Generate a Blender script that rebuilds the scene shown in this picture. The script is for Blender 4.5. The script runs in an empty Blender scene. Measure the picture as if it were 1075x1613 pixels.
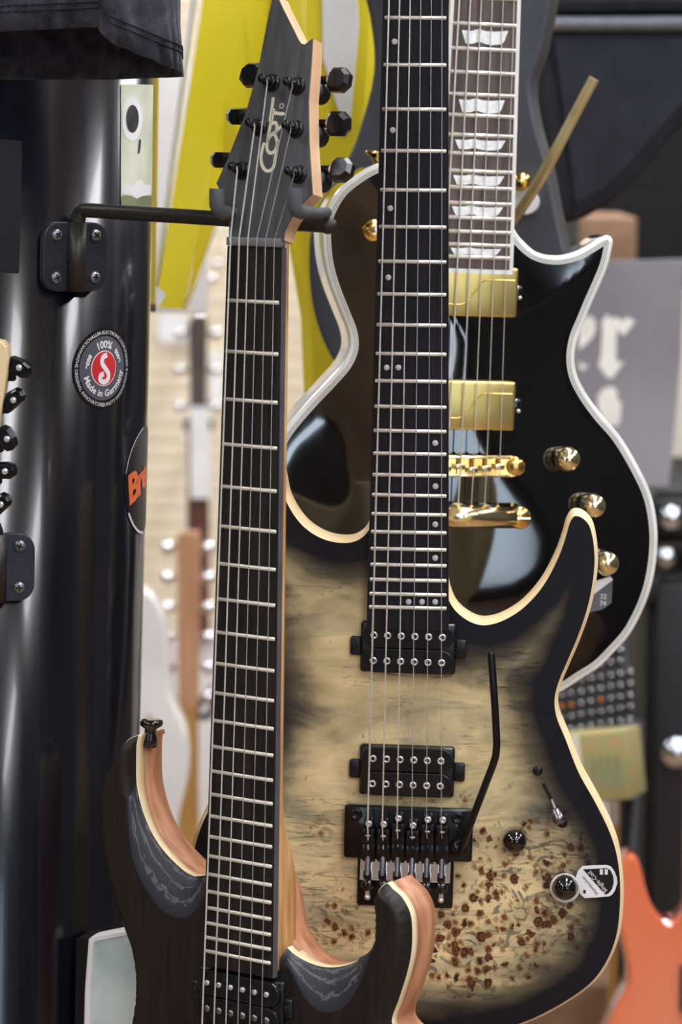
import bpy, bmesh, math, random
import numpy as np
from mathutils import Vector, Matrix
from mathutils.geometry import delaunay_2d_cdt

random.seed(7); rng = np.random.default_rng(7)
PI = math.pi
SC = bpy.context.scene
COL = SC.collection

# ------------------------------------------------------------------ camera
IW, IH, FPX = 1075.0, 1613.0, 4500.0
PITCH = 0.13416614759
CAM = np.array([0.0, 0.0, 1.62])
cd = bpy.data.cameras.new('camera'); cam = bpy.data.objects.new('camera', cd); COL.objects.link(cam)
cam.location = Vector(CAM); cam.rotation_euler = (PI/2 - PITCH, 0, 0)
cd.sensor_fit = 'VERTICAL'; cd.sensor_height = 36.0; cd.sensor_width = 24.0
cd.lens = FPX/IH*36.0
cd.clip_start = 0.05; cd.clip_end = 60
cd.dof.use_dof = True; cd.dof.focus_distance = 2.00; cd.dof.aperture_fstop = 7.5
SC.camera = cam

# ------------------------------------------------------------------ world, exposure
w = bpy.data.worlds.new('world'); SC.world = w; w.use_nodes = True
bg = w.node_tree.nodes['Background']; bg.inputs[0].default_value = (0.72, 0.83, 1.0, 1); bg.inputs[1].default_value = 0.8
SC.view_settings.view_transform = 'Standard'; SC.view_settings.look = 'None'
SC.view_settings.gamma = 1.0; SC.view_settings.use_curve_mapping = False
SC.view_settings.exposure = 0.62
PANEL_STRENGTH = 16.5
WINDOW_POWER = 6.0

def area(name, loc, rot, sx, sy, power, color):
    l = bpy.data.lights.new(name, 'AREA'); l.shape = 'RECTANGLE'; l.size = sx; l.size_y = sy; l.energy = power; l.color = color
    o = bpy.data.objects.new(name, l); COL.objects.link(o); o.location = loc; o.rotation_euler = rot
    return o
# daylight coming in through the narrow panes of the shop front behind the camera
WINX = ((-2.35, -1.95), (0.95, 1.25), (1.95, 2.35))
for x0, x1 in WINX: area('window_daylight', ((x0+x1)/2, -2.98, 1.55), (PI/2, 0, 0), x1-x0-.1, 1.9, WINDOW_POWER, (0.70, 0.84, 1.0))

# ------------------------------------------------------------------ camera rays and frames
FWD = np.array([0, math.cos(PITCH), -math.sin(PITCH)]); UP = np.array([0, math.sin(PITCH), math.cos(PITCH)]); RIGHT = np.array([1.0, 0, 0])
def ray(px, py):
    return RIGHT*((px-IW/2)/FPX) + UP*(-(py-IH/2)/FPX) + FWD
def at(px, py, Y):
    d = ray(px, py); return CAM + d*(Y/d[1])
class Fr:
    def __init__(s, T, yaw, lean, roll, world=False):
        s.O = np.array(T, float) + (0 if world else CAM)
        c, sn = math.cos(yaw), math.sin(yaw)
        u = np.array([c, -sn, 0]); n = np.array([-sn, -c, 0]); v = np.array([0, 0, 1.0])
        v2 = math.cos(lean)*v - math.sin(lean)*n; n2 = math.cos(lean)*n + math.sin(lean)*v
        s.u = math.cos(roll)*u - math.sin(roll)*v2; s.v = math.cos(roll)*v2 + math.sin(roll)*u; s.n = n2
    def sub(s, O, tilt):
        f = Fr((0, 0, 0), 0, 0, 0); f.O = np.array(O); f.u = s.u
        f.v = math.cos(tilt)*s.v - math.sin(tilt)*s.n; f.n = math.cos(tilt)*s.n + math.sin(tilt)*s.v
        return f
    def L(s, px, py, h=0.0):
        d = ray(px, py); P0 = s.O + s.n*h
        t = np.dot(P0-CAM, s.n)/np.dot(d, s.n); P = CAM + d*t - s.O
        return (float(P@s.u), float(P@s.v))
    def Ls(s, pts, h=0.0): return [s.L(x, y, h) for x, y in pts]
    def P(s, a, b, h=0.0): return s.O + s.u*a + s.v*b + s.n*h
    def loc(s, P):
        d = np.array(P)-s.O; return (float(d@s.u), float(d@s.v), float(d@s.n))
    def M(s):
        m = Matrix.Identity(4)
        for i in range(3):
            m[i][0], m[i][1], m[i][2], m[i][3] = s.u[i], s.v[i], s.n[i], s.O[i]
        return m

# ------------------------------------------------------------------ materials
def lin(c):
    r = []
    for x in c:
        x = x/255.0; r.append(x/12.92 if x <= 0.04045 else ((x+0.055)/1.055)**2.4)
    return tuple(r)+(1.0,)
MATS = {}
def pmat(name, c1, c2=None, scale=20, stretch=(1, 1, 1), detail=4, rough=0.5, metal=0.0, coat=0.0, bump=0.0, bscale=None,
         dist=0.0, lo=0.35, hi=0.65, emit=None, es=0.0, rvar=0.0, spec=0.5, sheen=0.0, trans=0.0):
    m = bpy.data.materials.new(name); m.use_nodes = True; nt = m.node_tree; N = nt.nodes; K = nt.links
    b = N['Principled BSDF']; b.inputs['Roughness'].default_value = rough; b.inputs['Metallic'].default_value = metal
    b.inputs['Coat Weight'].default_value = coat; b.inputs['Coat Roughness'].default_value = 0.04
    b.inputs['Specular IOR Level'].default_value = spec
    b.inputs['Sheen Weight'].default_value = sheen
    b.inputs['Transmission Weight'].default_value = trans
    tc = N.new('ShaderNodeTexCoord'); mp = N.new('ShaderNodeMapping'); mp.inputs['Scale'].default_value = stretch
    K.new(tc.outputs['Object'], mp.inputs[0])
    no = N.new('ShaderNodeTexNoise'); no.inputs['Scale'].default_value = scale; no.inputs['Detail'].default_value = detail
    no.inputs['Distortion'].default_value = dist; K.new(mp.outputs[0], no.inputs['Vector'])
    rp = N.new('ShaderNodeValToRGB'); rp.color_ramp.elements[0].position = lo; rp.color_ramp.elements[1].position = hi
    rp.color_ramp.elements[0].color = lin(c1); rp.color_ramp.elements[1].color = lin(c2 if c2 else [min(255, x*1.06+1) for x in c1])
    K.new(no.outputs['Fac'], rp.inputs[0]); K.new(rp.outputs[0], b.inputs['Base Color'])
    if rvar:
        mr = N.new('ShaderNodeMapRange'); mr.inputs['To Min'].default_value = max(0, rough-rvar); mr.inputs['To Max'].default_value = rough+rvar
        K.new(no.outputs['Fac'], mr.inputs[0]); K.new(mr.outputs[0], b.inputs['Roughness'])
    if bump:
        n2 = N.new('ShaderNodeTexNoise'); n2.inputs['Scale'].default_value = bscale or scale*3; n2.inputs['Detail'].default_value = 5
        K.new(mp.outputs[0], n2.inputs['Vector'])
        bp = N.new('ShaderNodeBump'); bp.inputs['Strength'].default_value = bump; bp.inputs['Distance'].default_value = 0.001
        K.new(n2.outputs['Fac'], bp.inputs['Height']); K.new(bp.outputs[0], b.inputs['Normal'])
    if emit:
        b.inputs['Emission Color'].default_value = lin(emit); b.inputs['Emission Strength'].default_value = es
    MATS[name] = m; return m

pmat('black_pore', (24, 19, 17), (36, 30, 27), scale=30, stretch=(6, 0.6, 6), rough=0.5, bump=0.25, bscale=60, spec=.35)
pmat('black_pore_dark', (38, 38, 40), (46, 46, 49), scale=40, stretch=(4, 1, 4), rough=0.5, bump=0.15, bscale=150)
pmat('mahogany', (164, 108, 76), (204, 150, 114), scale=22, stretch=(3, 0.7, 6), rough=0.5, bump=0.12, bscale=120, spec=.4)
pmat('cream_wood', (232, 208, 160), (244, 226, 186), scale=14, stretch=(2, 0.5, 8), rough=0.5)
pmat('heel_wood', (176, 128, 76), (212, 168, 112), scale=30, stretch=(4, 0.35, 4), rough=0.45, lo=0.4, hi=0.6)
pmat('maple', (216, 174, 134), (234, 200, 164), scale=18, stretch=(3, 0.5, 3), rough=0.45)
pmat('head_black', (60, 60, 62), (80, 80, 82), scale=30, stretch=(5, 0.5, 5), rough=0.5, bump=0.2, bscale=90, spec=.4)
pmat('ebony', (20, 16, 14), (44, 36, 30), scale=24, stretch=(8, 0.5, 8), rough=0.6, lo=0.4, hi=0.75, spec=.3)
pmat('ebony_blue', (15, 13, 19), (28, 26, 35), scale=26, stretch=(9, 0.4, 9), rough=0.6, lo=0.4, hi=0.7, spec=.25)
pmat('ebony_side', (72, 72, 78), (84, 84, 90), scale=30, rough=0.5)
pmat('rosewood', (66, 58, 56), (104, 88, 82), scale=40, stretch=(6, 0.4, 6), rough=0.5)
pmat('fret_silver', (226, 224, 216), (240, 239, 233), scale=90, rough=0.3, metal=0.5)
pmat('fret_worn', (196, 189, 170), (232, 228, 214), scale=160, rough=0.36, metal=0.4, lo=0.3, hi=0.5)
pmat('string_wound', (222, 219, 210), (240, 238, 232), scale=80, stretch=(1, 8, 1), rough=0.32, metal=0.5)
pmat('string_plain', (206, 206, 208), scale=80, rough=0.25, metal=0.6)
pmat('string_gold', (230, 226, 214), (242, 240, 230), scale=80, rough=0.3, metal=0.5)
pmat('black_metal', (26, 26, 28), (34, 34, 37), scale=60, rough=0.28, metal=0.6, coat=0.2)
pmat('black_satin', (30, 30, 33), (38, 38, 41), scale=70, rough=0.42, metal=0.3)
pmat('black_plastic', (20, 20, 22), (27, 27, 30), scale=60, rough=0.26)
pmat('black_gloss', (9, 9, 10), (13, 13, 14), scale=30, rough=0.12, coat=0.8)
pmat('gloss_body', (5, 5, 6), (8, 8, 9), scale=8, rough=0.08, coat=1.0)
pmat('nut_grey', (104, 104, 106), (118, 118, 120), scale=60, rough=0.45)
pmat('steel', (222, 222, 224), (240, 240, 242), scale=100, rough=0.25, metal=0.7)
pmat('steel_dark', (130, 130, 136), (160, 160, 166), scale=100, rough=0.3, metal=1.0)
pmat('chrome', (235, 236, 240), scale=30, rough=0.08, metal=1.0)
pmat('gold', (232, 188, 100), (242, 208, 130), scale=50, rough=0.18, metal=1.0)
pmat('gold_pale', (236, 222, 176), (246, 234, 196), scale=50, rough=0.16, metal=1.0)
pmat('gold_brushed', (206, 184, 110), (218, 196, 124), scale=50, rough=0.30, metal=0.9)
pmat('gold_satin', (206, 188, 132), (220, 204, 152), scale=50, rough=0.28, metal=0.55)
pmat('binding_white', (226, 228, 224), (238, 240, 236), scale=30, rough=0.25, coat=0.4)
pmat('purfling_black', (30, 30, 32), scale=30, rough=0.3)
pmat('pearl', (222, 224, 224), (246, 248, 248), scale=120, detail=6, rough=0.22, coat=0.5, dist=2)
pmat('dot_grey', (190, 190, 196), scale=60, rough=0.35)
pmat('natural_edge', (236, 208, 158), (246, 224, 180), scale=20, stretch=(2, 0.6, 8), rough=0.45)
pmat('hanger_metal', (54, 52, 50), (66, 63, 60), scale=300, rough=0.42, metal=0.55, bump=0.15, bscale=600)
pmat('hanger_plate', (46, 48, 56), (54, 56, 64), scale=200, rough=0.4, metal=0.4)
pmat('rubber', (74, 78, 84), (84, 88, 94), scale=120, rough=0.6)
pmat('zinc', (128, 130, 136), (158, 160, 166), scale=150, rough=0.38, metal=0.8)
pmat('dark_hole', (8, 8, 9), scale=40, rough=0.8)
pmat('logo_cream', (220, 216, 190), (228, 224, 200), scale=60, rough=0.5)
pmat('cotton', (34, 35, 42), (66, 67, 77), scale=70, detail=8, rough=0.98, bump=0.6, bscale=900, sheen=0.2, spec=.1)
pmat('cotton_stitch', (14, 14, 18), (22, 22, 27), scale=200, rough=0.9)
pmat('pillar_black', (13, 14, 20), (22, 23, 31), scale=6, stretch=(12, 12, 0.15), rough=0.16, coat=0.15, rvar=0.04)
pmat('sticker_dark', (15, 15, 18), (20, 20, 24), scale=30, rough=0.45, spec=.3)
pmat('sticker_grey', (80, 82, 94), (98, 100, 112), scale=12, rough=0.4)
pmat('sticker_black', (20, 20, 22), scale=20, rough=0.35)
pmat('print_white', (230, 230, 232), scale=20, rough=0.5)
pmat('print_red', (206, 44, 52), (216, 56, 62), scale=20, rough=0.4)
pmat('print_orange', (232, 110, 62), (238, 122, 74), scale=20, rough=0.45)
pmat('print_dark', (40, 42, 40), (70, 74, 70), scale=90, rough=0.5)
pmat('sticker_mint', (196, 208, 176), (228, 232, 216), scale=26, rough=0.4)
pmat('sticker_olive', (120, 128, 96), (140, 148, 116), scale=26, rough=0.4)
pmat('yellow_paint', (238, 220, 44), (246, 228, 60), scale=6, rough=0.25, coat=0.6)
pmat('yellow_dull', (196, 172, 40), scale=8, rough=0.5)
pmat('slate_matte', (66, 68, 75), (76, 78, 85), scale=10, rough=0.42)
pmat('slate_edge', (24, 24, 25), (30, 30, 31), scale=10, rough=0.5)
pmat('bag_fabric', (28, 31, 39), (38, 41, 50), scale=30, rough=0.75, bump=0.4, bscale=300, spec=.3)
pmat('bag_piping', (92, 95, 104), (104, 107, 116), scale=60, rough=0.5)
pmat('carton', (128, 98, 74), (150, 118, 92), scale=20, rough=0.8)
pmat('banner_grey', (128, 126, 134), (156, 154, 162), scale=3, rough=0.6)
pmat('banner_white', (244, 244, 236), scale=20, rough=0.6)
pmat('cabinet_black', (12, 12, 12), (19, 19, 19), scale=40, rough=0.6, bump=0.2, bscale=200, spec=.3)
pmat('mixer_black', (20, 22, 26), (28, 30, 34), scale=30, rough=0.5)
pmat('knob_silver', (214, 222, 232), scale=30, rough=0.12, metal=1.0)
pmat('knob_amber', (220, 130, 30), scale=30, rough=0.35)
pmat('box_mint', (206, 214, 200), (226, 214, 200), scale=18, rough=0.6)
pmat('box_tan', (170, 140, 84), (140, 150, 100), scale=60, detail=6, rough=0.6)
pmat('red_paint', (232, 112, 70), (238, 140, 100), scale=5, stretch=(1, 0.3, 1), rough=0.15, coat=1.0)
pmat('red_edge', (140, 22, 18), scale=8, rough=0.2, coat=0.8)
pmat('mustard', (170, 126, 58), (196, 152, 84), scale=14, stretch=(3, 0.4, 3), rough=0.45)
pmat('brown_neck', (96, 58, 48), (116, 72, 58), scale=14, stretch=(3, 0.4, 3), rough=0.5)
pmat('dark_neck', (78, 66, 62), (92, 80, 74), scale=14, rough=0.5)
pmat('head_tan', (176, 130, 96), (200, 152, 116), scale=14, stretch=(3, 0.4, 3), rough=0.45)
pmat('paper_white', (238, 240, 244), scale=10, rough=0.7)
pmat('white_paint', (232, 232, 230), scale=8, rough=0.2, coat=0.6)
pmat('slat_cream', (238, 226, 196), (246, 236, 212), scale=8, rough=0.55)
pmat('slat_gap', (196, 178, 142), scale=8, rough=0.8)
pmat('wall_paint', (214, 208, 198), (222, 216, 206), scale=3, rough=0.85)
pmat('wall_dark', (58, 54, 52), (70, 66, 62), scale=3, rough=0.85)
pmat('ceiling_white', (232, 232, 230), scale=6, rough=0.9)
pmat('floor_wood', (120, 92, 66), (150, 118, 86), scale=3, stretch=(8, 0.6, 1), rough=0.45)
pmat('frame_grey', (180, 182, 186), scale=10, rough=0.4)
pmat('led', (255, 255, 255), scale=4, rough=0.6, emit=(250, 251, 255), es=PANEL_STRENGTH)
pmat('marble_teal', (168, 196, 198), (214, 228, 228), scale=16, detail=6, rough=0.3, coat=0.3)
pmat('pale_maple', (232, 206, 160), (242, 222, 184), scale=14, stretch=(2, 0.5, 2), rough=0.4)
pmat('black_chrome', (46, 46, 50), (70, 70, 74), scale=60, rough=0.22, metal=1.0)
pmat('board_white', (234, 235, 240), (242, 243, 246), scale=4, rough=0.5)

def glass_mat():
    m = bpy.data.materials.new('glass'); m.use_nodes = True
    b = m.node_tree.nodes['Principled BSDF']; b.inputs['Base Color'].default_value = (0.9, 0.96, 1, 1)
    b.inputs['Roughness'].default_value = 0.02; b.inputs['Transmission Weight'].default_value = 1.0; b.inputs['IOR'].default_value = 1.05
    MATS['glass'] = m
glass_mat()

def grain_mat():
    # stained ash showing its lighter growth lines where the scoop cuts across the grain; bluish base paints in reflected light
    m = bpy.data.materials.new('ash_scoop'); m.use_nodes = True; nt = m.node_tree; N = nt.nodes; K = nt.links
    b = N['Principled BSDF']; b.inputs['Roughness'].default_value = 0.55
    tc = N.new('ShaderNodeTexCoord'); mp = N.new('ShaderNodeMapping'); mp.inputs['Scale'].default_value = (1.0, 0.55, 6.0)
    K.new(tc.outputs['Object'], mp.inputs[0])
    wv = N.new('ShaderNodeTexWave'); wv.wave_type = 'BANDS'; wv.bands_direction = 'Z'; wv.inputs['Scale'].default_value = 15
    wv.inputs['Distortion'].default_value = 4.0; wv.inputs['Detail'].default_value = 3; wv.inputs['Detail Scale'].default_value = 12
    K.new(mp.outputs[0], wv.inputs[0])
    rp = N.new('ShaderNodeValToRGB'); e = rp.color_ramp.elements
    e[0].position = 0.78; e[0].color = lin((40, 42, 50)); e[1].position = 1.0; e[1].color = lin((92, 93, 98))
    K.new(wv.outputs['Fac'], rp.inputs[0])
    no = N.new('ShaderNodeTexNoise'); no.inputs['Scale'].default_value = 700; no.inputs['Detail'].default_value = 3; K.new(tc.outputs['Object'], no.inputs[0])
    mx = N.new('ShaderNodeMixRGB'); mx.blend_type = 'MULTIPLY'; mx.inputs[0].default_value = 0.5
    K.new(rp.outputs[0], mx.inputs[1]); K.new(no.outputs['Fac'], mx.inputs[2])
    K.new(rp.outputs[0], b.inputs['Base Color'])
    bp = N.new('ShaderNodeBump'); bp.inputs['Strength'].default_value = 0.2; bp.inputs['Distance'].default_value = 0.0005
    K.new(no.outputs['Fac'], bp.inputs['Height']); K.new(bp.outputs[0], b.inputs['Normal'])
    MATS['ash_scoop'] = m
grain_mat()

def burl_mat():
    m = bpy.data.materials.new('burl_burst'); m.use_nodes = True; nt = m.node_tree; N = nt.nodes; K = nt.links
    b = N['Principled BSDF']; b.inputs['Roughness'].default_value = 0.45; b.inputs['Specular IOR Level'].default_value = 0.3
    tc = N.new('ShaderNodeTexCoord')
    def mapping(rot, sc):
        mp = N.new('ShaderNodeMapping'); mp.inputs['Rotation'].default_value = (0, 0, rot); mp.inputs['Scale'].default_value = sc
        K.new(tc.outputs['Object'], mp.inputs[0]); return mp.outputs[0]
    def noise(vec, scale, detail, dist, rough=0.55):
        n = N.new('ShaderNodeTexNoise'); n.inputs['Scale'].default_value = scale; n.inputs['Detail'].default_value = detail
        n.inputs['Distortion'].default_value = dist; n.inputs['Roughness'].default_value = rough; K.new(vec, n.inputs['Vector']); return n.outputs['Fac']
    def ramp(f, stops):
        r = N.new('ShaderNodeValToRGB'); el = r.color_ramp.elements
        while len(el) < len(stops): el.new(0.5)
        for e, (p, c) in zip(el, stops): e.position = p; e.color = c if len(c) == 4 else lin(c)
        K.new(f, r.inputs[0]); return r.outputs[0]
    def mix(f, a, c, mode='MIX'):
        x = N.new('ShaderNodeMixRGB'); x.blend_type = mode
        for i, v in enumerate((f, a, c)):
            if isinstance(v, (int, float)): x.inputs[i].default_value = v
            elif isinstance(v, tuple): x.inputs[i].default_value = lin(v)
            else: K.new(v, x.inputs[i])
        return x.outputs[0]
    def mth(op, a, c):
        x = N.new('ShaderNodeMath'); x.operation = op
        for i, v in enumerate((a, c)):
            if isinstance(v, (int, float)): x.inputs[i].default_value = v
            else: K.new(v, x.inputs[i])
        return x.outputs[0]
    BW0, BW1 = (0, 0, 0, 1), (1, 1, 1, 1)
    att = N.new('ShaderNodeAttribute'); att.attribute_name = 'burst'
    ey = N.new('ShaderNodeAttribute'); ey.attribute_name = 'eyes'
    big = noise(mapping(0.5, (1, 1.5, 1)), 9, 4, 1.2, 0.5)
    col = ramp(big, [(0.28, (160, 150, 122)), (0.44, (220, 200, 150)), (0.58, (238, 217, 166)), (0.74, (206, 186, 138))])
    # broad smoky flames running up to the right
    st = noise(mapping(-0.62, (2.2, 9, 1)), 4.5, 5, 1.4, 0.55)
    col = mix(ramp(st, [(0.46, BW0), (0.74, (0.66, 0.66, 0.66, 1))]), col, (96, 98, 96))
    # short dark scratches across the grain, in patches
    fine = noise(mapping(-0.12, (10, 74, 1)), 3.0, 5, 2.2, 0.55)
    patch_ = ramp(noise(mapping(0.2, (1, 1, 1)), 17, 2, 0.6), [(0.48, BW0), (0.62, BW1)])
    col = mix(mth('MULTIPLY', ramp(fine, [(0.55, BW0), (0.66, (0.75, 0.75, 0.75, 1))]), patch_), col, (58, 58, 60))
    # wrinkled dark veins round the eyes
    vein = noise(mapping(0.9, (1, 1.4, 1)), 48, 6, 3.5)
    veinm = mth('MULTIPLY', ramp(vein, [(0.52, BW0), (0.60, BW1)]), ey.outputs['Fac'])
    col = mix(mth('MULTIPLY', veinm, 0.9), col, (78, 78, 74))
    vo = N.new('ShaderNodeTexVoronoi'); vo.feature = 'F1'; vo.inputs['Scale'].default_value = 170; vo.inputs['Randomness'].default_value = 1.0
    wob = N.new('ShaderNodeVectorMath'); wob.operation = 'ADD'
    nz = N.new('ShaderNodeTexNoise'); nz.inputs['Scale'].default_value = 260; K.new(tc.outputs['Object'], nz.inputs[0])
    sc = N.new('ShaderNodeVectorMath'); sc.operation = 'SCALE'; sc.inputs['Scale'].default_value = 0.0045; K.new(nz.outputs['Color'], sc.inputs[0])
    K.new(tc.outputs['Object'], wob.inputs[0]); K.new(sc.outputs[0], wob.inputs[1]); 
    fl = N.new('ShaderNodeVectorMath'); fl.operation = 'MULTIPLY'; fl.inputs[1].default_value = (1, 0.9, 0); K.new(wob.outputs[0], fl.inputs[0])
    K.new(fl.outputs[0], vo.inputs['Vector'])
    sep = N.new('ShaderNodeSeparateColor'); K.new(vo.outputs['Color'], sep.inputs[0])
    size = mth('MULTIPLY', mth('SUBTRACT', mth('ADD', ey.outputs['Fac'], sep.outputs[0]), 0.80), 0.74)
    inside = mth('SUBTRACT', size, vo.outputs['Distance'])
    eyem = ramp(inside, [(0.0, BW0), (0.22, BW1)])
    eyec = ramp(vo.outputs['Distance'], [(0.0, (30, 16, 10)), (0.15, (74, 40, 20)), (0.26, (134, 80, 38)), (0.42, (60, 34, 20))])
    halo = ramp(mth('ADD', inside, 0.13), [(0.0, BW0), (0.14, (0.55, 0.55, 0.55, 1))])
    col = mix(halo, col, (176, 128, 66))
    col = mix(eyem, col, eyec)
    # black-blue sunburst stain towards the rim
    jig = mth('MULTIPLY', mth('SUBTRACT', noise(mapping(-0.2, (3, 9, 1)), 4, 6, 1.2), 0.5), 0.75)
    bf = mth('ADD', att.outputs['Fac'], mth('MULTIPLY', jig, mth('MINIMUM', mth('MULTIPLY', att.outputs['Fac'], 2.5), 1.0)))
    col = mix(ramp(bf, [(0.08, BW1), (0.32, (0.84, 0.84, 0.84, 1)), (0.60, (0.34, 0.34, 0.34, 1)), (0.9, BW0)]), col, (17, 17, 24))
    K.new(col, b.inputs['Base Color'])
    MATS['burl_burst'] = m
burl_mat()
def M(n): return MATS[n]

# ------------------------------------------------------------------ object helpers
def tag(o, label=None, cat=None, group=None, kind=None):
    if label: o['label'] = label
    if cat: o['category'] = cat
    if group: o['group'] = group
    if kind: o['kind'] = kind
    return o
def thing(name, label, cat, frame=None, group=None, loc=None):
    o = bpy.data.objects.new(name, None); COL.objects.link(o); o.empty_display_size = 0.02
    if frame is not None: o.matrix_world = frame.M()
    elif loc is not None: o.location = Vector(loc)
    return tag(o, label, cat, group)
class MB:
    def __init__(s): s.v = []; s.f = []; s.m = []; s.sm = []
    def add(s, v, f, mi=0, smooth=True):
        o = len(s.v); s.v += [tuple(map(float, p)) for p in v]; s.f += [tuple(i+o for i in q) for q in f]; s.m += [mi]*len(f); s.sm += [smooth]*len(f); return s
    def mesh(s, name, mats):
        me = bpy.data.meshes.new(name); me.from_pydata(s.v, [], s.f)
        for m in (mats if isinstance(mats, (list, tuple)) else [mats]): me.materials.append(M(m))
        me.polygons.foreach_set('material_index', s.m); me.polygons.foreach_set('use_smooth', s.sm); me.update(); return me
    def build(s, name, mats, parent=None):
        return link(name, s.mesh(name, mats), parent)
    # --- shapes
    def box(s, x0, x1, y0, y1, z0, z1, bev=0.0, mi=0, seg=2):
        bm = bmesh.new(); bmesh.ops.create_cube(bm, size=1)
        for v in bm.verts: v.co = Vector(((x0+x1)/2+v.co.x*(x1-x0), (y0+y1)/2+v.co.y*(y1-y0), (z0+z1)/2+v.co.z*(z1-z0)))
        if bev: bmesh.ops.bevel(bm, geom=list(bm.edges), offset=bev, segments=seg, affect='EDGES', profile=0.5)
        bm.verts.index_update(); s.add([v.co for v in bm.verts], [[v.index for v in f.verts] for f in bm.faces], mi, bool(bev) and seg > 1); bm.free(); return s
    def tube(s, path, r, seg=10, caps=True, mi=0, flat=1.0):
        P = [np.array(p, float) for p in path]; n = len(P); R = r if isinstance(r, (list, tuple)) else [r]*n
        T = []
        for i in range(n):
            t = P[min(i+1, n-1)]-P[max(i-1, 0)]; T.append(t/np.linalg.norm(t))
        ref = np.array([0, 0, 1.0]) if abs(T[0][2]) < 0.9 else np.array([1.0, 0, 0])
        vs = []; x = np.cross(ref, T[0]); x /= np.linalg.norm(x)
        for i in range(n):
            x = x-T[i]*(x@T[i]); x /= np.linalg.norm(x); y = np.cross(T[i], x)
            for k in range(seg):
                a = 2*PI*k/seg; vs.append(P[i]+R[i]*(math.cos(a)*x+math.sin(a)*y*flat))
        fs = [(i*seg+k, i*seg+(k+1) % seg, (i+1)*seg+(k+1) % seg, (i+1)*seg+k) for i in range(n-1) for k in range(seg)]
        s.add(vs, fs, mi)
        if caps: s.add(vs[:seg], [tuple(range(seg-1, -1, -1))], mi, False); s.add(vs[-seg:], [tuple(range(seg))], mi, False)
        return s
    def lathe(s, prof, seg=20, org=(0, 0, 0), ax=None, mi=0):
        # prof [(r, z)], axis z by default or an (x,y,z) frame tuple
        X, Y, Z = ax if ax else (np.array([1., 0, 0]), np.array([0, 1., 0]), np.array([0, 0, 1.]))
        O = np.array(org, float); vs = []
        for r, z in prof:
            for k in range(seg):
                a = 2*PI*k/seg; vs.append(O+X*(r*math.cos(a))+Y*(r*math.sin(a))+Z*z)
        n = len(prof)
        fs = [(i*seg+k, i*seg+(k+1) % seg, (i+1)*seg+(k+1) % seg, (i+1)*seg+k) for i in range(n-1) for k in range(seg)]
        fs += [tuple(range(seg-1, -1, -1)), tuple((n-1)*seg+k for k in range(seg))]
        return s.add(vs, fs, mi)
    def loft(s, loops, closed=True, cap0=False, cap1=False, mi=0, smooth=True):
        n = len(loops[0]); vs = [p for l in loops for p in l]; fs = []
        for i in range(len(loops)-1):
            for k in range(n if closed else n-1):
                fs.append((i*n+k, i*n+(k+1) % n, (i+1)*n+(k+1) % n, (i+1)*n+k))
        if cap0: fs.append(tuple(range(n-1, -1, -1)))
        if cap1: fs.append(tuple((len(loops)-1)*n+k for k in range(n)))
        return s.add(vs, fs, mi, smooth)
    def prism(s, poly, z0, z1, bev=0.0, mi=0, bevback=0.0):
        poly = ccw(poly); lp = []
        if bevback: lp.append([(x, y, z0) for x, y in offset(poly, bevback)]); lp.append([(x, y, z0+bevback) for x, y in poly])
        else: lp.append([(x, y, z0) for x, y in poly])
        if bev:
            lp.append([(x, y, z1-bev) for x, y in poly]); lp.append([(x, y, z1-bev*0.3) for x, y in offset(poly, bev*0.3)]); lp.append([(x, y, z1) for x, y in offset(poly, bev)])
        else: lp.append([(x, y, z1) for x, y in poly])
        return s.loft(lp, True, True, True, mi, False)
def link(name, me, parent=None):
    o = bpy.data.objects.new(name, me); COL.objects.link(o)
    if parent is not None: o.parent = parent
    return o
def copy_tree(o, parent=None):
    c = o.copy(); COL.objects.link(c)
    if parent is not None: c.parent = parent
    for ch in list(o.children): copy_tree(ch, c)
    return c

# ------------------------------------------------------------------ 2-D helpers
def ccw(p):
    a = 0.5*sum(p[i][0]*p[(i+1) % len(p)][1]-p[(i+1) % len(p)][0]*p[i][1] for i in range(len(p)))
    return list(p) if a > 0 else list(p)[::-1]
def spline(pts, closed=True, per=8):
    P = np.array(pts, float); n = len(P); out = []
    for i in range(n if closed else n-1):
        p0 = P[(i-1) % n] if closed else P[max(i-1, 0)]; p1 = P[i]; p2 = P[(i+1) % n] if closed else P[i+1]; p3 = P[(i+2) % n] if closed else P[min(i+2, n-1)]
        # centripetal parametrisation keeps the curve from overshooting
        d1 = max(np.linalg.norm(p1-p0), 1e-9)**0.5; d2 = max(np.linalg.norm(p2-p1), 1e-9)**0.5; d3 = max(np.linalg.norm(p3-p2), 1e-9)**0.5
        m1 = (p1-p0)/d1-(p2-p0)/(d1+d2)+(p2-p1)/d2 if np.linalg.norm(p1-p0) > 1e-9 else (p2-p1)/d2
        m2 = (p2-p1)/d2-(p3-p1)/(d2+d3)+(p3-p2)/d3 if np.linalg.norm(p3-p2) > 1e-9 else (p2-p1)/d2
        m1 = m1*d2; m2 = m2*d2
        for k in range(per):
            t = k/per; out.append((2*t**3-3*t*t+1)*p1+(t**3-2*t*t+t)*m1+(-2*t**3+3*t*t)*p2+(t**3-t*t)*m2)
    if not closed: out.append(P[-1])
    return [tuple(p) for p in out]
def resample(pts, ds, closed=True):
    P = np.array(list(pts)+([pts[0]] if closed else []), float); d = np.r_[0, np.cumsum(np.linalg.norm(np.diff(P, axis=0), axis=1))]
    n = max(3, int(d[-1]/ds)); s = np.linspace(0, d[-1], n+1)
    q = np.stack([np.interp(s, d, P[:, 0]), np.interp(s, d, P[:, 1])], 1)
    return [tuple(p) for p in (q[:-1] if closed else q)]
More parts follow.
